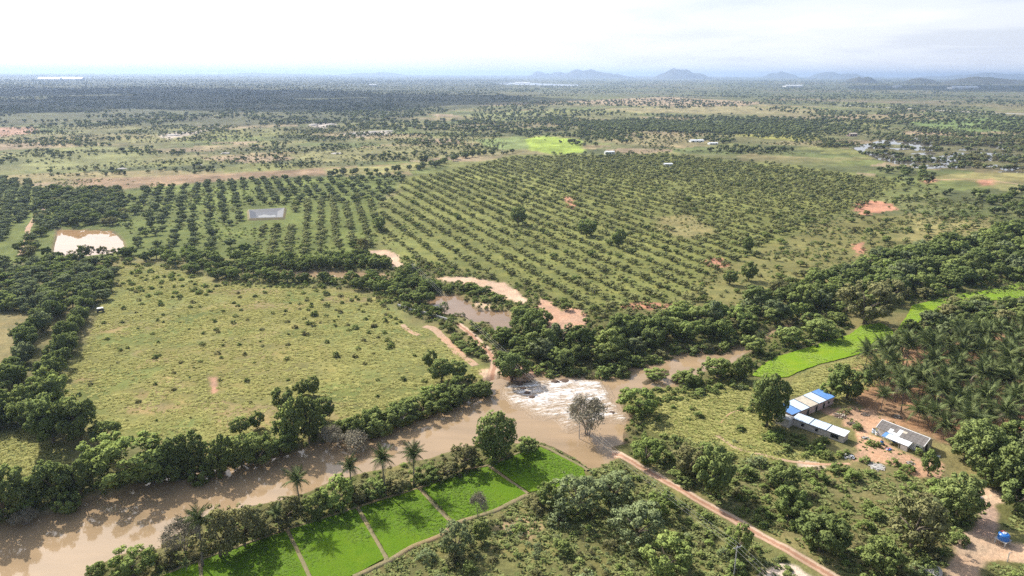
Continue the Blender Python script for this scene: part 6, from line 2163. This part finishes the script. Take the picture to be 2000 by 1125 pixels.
heap(1735, 878, 1.6, .5, ('cloth_red', 'sheet_white', 'tank_blue'), 'small coloured heap of clothes by the porch', 7, 24)
heap(1662, 828, 2.4, .5, ('brush', 'palm_bark'), 'heap of sticks at the inner corner of the sheds', 8, 60)
heap(1752, 815, 3.0, .5, ('brush', 'palm_bark', 'sheet_rust'), 'palm litter heap behind the gabled house', 9, 70)
heap(1690, 810, 2.6, .4, ('palm_bark', 'brush'), 'low litter heap in the middle of the yard top', 10, 50)
heap(1778, 905, 2.0, .4, ('rock', 'brush'), 'stone and stick heap at the lower yard edge', 11, 40)
heap(1832, 893, 1.4, .6, ('sheet_white', 'rubber'), 'white scrap heap under the trees right of the house', 12, 14)

# water tank on a stand by the track
p = G(1957, 1062)
o = empty('water_tank', (p[0], p[1], H1(p)), .5)
mb = MB()
ring = [(math.cos(t), math.sin(t)) for t in np.linspace(0, 2 * math.pi, 17)[:-1]]
mb.tube([(0, 0, 1.3), (0, 0, 1.9), (0, 0, 1.95), (0, 0, 2.6), (0, 0, 2.9)], [1.25, 1.25, 1.18, 1.25, .95], 18)
mb.build('tank_body', 'tank_blue', o, smooth=False)
mb = MB(); mb.tube([(0, 0, 2.9), (0, 0, 3.15)], [.45, .4], 12); mb.build('lid', 'sheet_white', o)
mb = MB(); mb.box((0, 0, 1.2), (2.7, 2.7, .16)); mb.build('platform', 'concrete', o)
for dx in (-1.1, 1.1):
    for dy in (-1.1, 1.1):
        mb = MB(); mb.box((dx, dy, .56), (.24, .24, 1.16)); mb.build('leg', 'concrete', o)
mb = MB(); mb.slab([(-.2, .1, 3.0), (.9, -.1, 2.95), (1.0, .9, 2.94), (-.1, 1.0, 3.0)], .12); mb.build('cover_cloth', 'cloth_red', o)
mb = MB(); mb.tube([(1.3, 0, 1.6), (1.5, 0, 1.5), (1.5, 0, 0)], .05, 6); mb.build('pipe', 'steel', o)
tag(o, 'blue water tank on a low stand beside the right hand track', 'tank')
p = G(1967, 1098)
o = empty('hand_pump', (p[0], p[1], H1(p)), .4)
mb = MB(); mb.tube([(0, 0, 0), (0, 0, 2.6)], .11, 8); mb.build('post', 'concrete', o)
mb = MB(); mb.tube([(0, 0, 2.4), (.5, 0, 2.5), (1.1, 0, 2.2)], .05, 6); mb.build('handle', 'steel', o)
tag(o, 'pale short post with arm below the blue tank', 'post')
# small cart at the tree line
p = G(197, 609)
o = empty('parked_cart', (p[0], p[1], H1(p)), .6)
mb = MB(); mb.box((0, 0, 1.0), (3.0, 1.6, .7)); mb.build('bed', 'rubber', o)
mb = MB(); mb.slab([(-1.5, -.9, 2.1), (1.2, -.9, 2.1), (1.2, .9, 2.1), (-1.5, .9, 2.1)], .12); mb.build('canopy', 'sheet_white', o)
for dx in (-1.3, 1.0):
    for dy in (-.75, .75):
        mb = MB(); mb.box((dx, dy, 1.65), (.08, .08, .8)); mb.build('canopy_post', 'steel', o)
        mb = MB(); mb.tube([(dx, dy * 1.05 - .1, .4), (dx, dy * 1.05 + .1, .4)], .4, 12); mb.build('wheel', 'rubber', o)
tag(o, 'dark cart with a white canopy parked at the tree line', 'cart')
# pale field wall above the ford
wl = smooth_line([G(777, 597), G(800, 605), G(838, 615), G(874, 626)], 3.0)
o = empty('field_wall', (*wl[0], 0))
for i in range(len(wl) - 1):
    a_, b2 = wl[i] - wl[0], wl[i + 1] - wl[0]
    d_ = b2 - a_
    mb = MB(); mb.box(((a_[0] + b2[0]) / 2, (a_[1] + b2[1]) / 2, H1((wl[i] + wl[i + 1]) / 2) + .45), (np.hypot(*d_) - .03, .5, 1.1), 0, math.atan2(d_[1], d_[0]))
    mb.build('wall_block', 'concrete', o)
tag(o, 'low pale field wall among bushes above the ford', 'wall')

# ------------------------------------------------------------------ electric line
def pole(p, h, ang, label):
    z = H1(p)
    o = empty('electric_pole', (p[0], p[1], z), ang)
    mb = MB(); mb.tube([(0, 0, -.3), (0, 0, h)], [.17, .11], 8); mb.build('post', 'concrete', o)
    mb = MB(); mb.box((0, .14, h - .35), (2.3, .12, .12)); mb.build('crossarm', 'steel', o)
    for x in (-1.05, 0, 1.05):
        mb = MB(); mb.tube([(x, .14, h - .29), (x, .14, h - .15), (x, .14, h - .05)], [.05, .09, .05], 8); mb.build('insulator', 'sheet_white', o)
    tag(o, label, 'pole', 'poles of the electric line')
    ca, sa = math.cos(ang), math.sin(ang)
    return [Vector((p[0] + x * ca - .14 * sa, p[1] + x * sa + .14 * ca, z + h - .05)) for x in (-1.05, 0, 1.05)]


PH = 8.0
def top_at(x, y):
    return G(x, y, PH)
t1, t2, t3 = top_at(1440, 1066), top_at(1133, 806), top_at(806, 515)
t0 = t1 + (t1 - t2) * .8
tops = []
for p, lb in ((t0, 'electric pole beyond the lower edge'), (t1, 'concrete electric pole in the bushes near the bottom'), (t2, 'electric pole behind the leafless tree at the ford'),
              (t3, 'electric pole above the upper pool')):
    dv = t3 - t1
    tops.append(pole(p, PH, math.atan2(dv[1], dv[0]) + math.pi / 2, lb))
for k, (A_, B_) in enumerate(zip(tops[:-1], tops[1:])):
    for j in range(3):
        pts = []
        for t in np.linspace(0, 1, 17):
            v = A_[j].lerp(B_[j], t)
            v.z -= 4 * 1.1 * t * (1 - t)
            pts.append(v)
        mb = MB(); mb.tube(pts, .02, 4)
        o = mb.build('overhead_wire', 'wire')
        tag(o, '%s overhead wire of the electric line, %s' % (('left', 'middle', 'right')[j], ('below the near pole', 'between near pole and ford', 'between ford and upper pool')[k]), 'wire', 'overhead wires')

# ------------------------------------------------------------------ clouds (out of the frame, they shade the far plain) and haze
def cloud(x, y, alt, wx, wy, th, seed):
    rd = np.random.RandomState(seed)
    bm = bmesh.new()
    for i in range(26):
        a, r_ = rd.uniform(0, 6.28), math.sqrt(rd.uniform(0, 1))
        cx_, cy_ = r_ * math.cos(a) * wx * .42, r_ * math.sin(a) * wy * .42
        s_ = rd.uniform(.16, .34)
        mt = Matrix.Translation((cx_, cy_, rd.uniform(0, .5) * th)) @ Matrix.Diagonal((wx * s_, wy * s_, th * rd.uniform(.5, 1.0), 1))
        bmesh.ops.create_icosphere(bm, subdivisions=3, radius=.6, matrix=mt)
    V = np.array([v.co for v in bm.verts])
    k = fbm(V[:, 0] / (wx * .05), V[:, 1] / (wx * .05), seed, 4) - .5
    for v, n_ in zip(bm.verts, k):
        v.co.x += n_ * wx * .10; v.co.y += n_ * wy * .10
        v.co.z = max(v.co.z, -.05 * th) + n_ * th * .3
    me = bpy.data.meshes.new('cloud'); bm.to_mesh(me); bm.free()
    me.materials.append(MATS['cloud_white'])
    return struct(obj('clouds', me, None, (x, y, alt)), 'stuff', 'fair weather cloud bank')


def shade_at(x, y, alt):
    """where a cloud at that height must be to shade the ground at (x, y)"""
    k = alt / math.tan(SUN_EL)
    return x + math.sin(SUN_AZ) * k, y + math.cos(SUN_AZ) * k


for i, (gx_, gy_, wx_, wy_) in enumerate([(-1500, 2700, 2400, 1700), (-600, 3300, 1500, 1500), (-2600, 4600, 3400, 2200), (4600, 6800, 3000, 2600), (-3300, 2600, 1800, 1500)]):
    ax, ay = shade_at(gx_, gy_, 1700.0)
    cloud(ax, ay, 1700.0, wx_, wy_, 260.0, 60 + i)

mm, qq = mat('haze')
vol = qq('ShaderNodeVolumePrincipled', ins={'Color': (0.54, 0.70, 1.0, 1), 'Density': HAZE_DENSITY, 'Anisotropy': 0.45})
qq.link(vol.outputs[0], qq('ShaderNodeOutputMaterial').inputs['Volume'])
mb = MB()
zlo = min(float(gz.min()), -40.0) - 1.0
ztop = max(v.co.z for o_ in bpy.data.objects if o_.name.startswith('hill') for v in o_.data.vertices) + 6.0
mb.box((0, 0, (zlo + ztop) / 2), (124000, 124000, ztop - zlo))
hz = mb.build('haze', 'haze')
struct(hz, 'stuff', 'thin bluish haze over the plain')
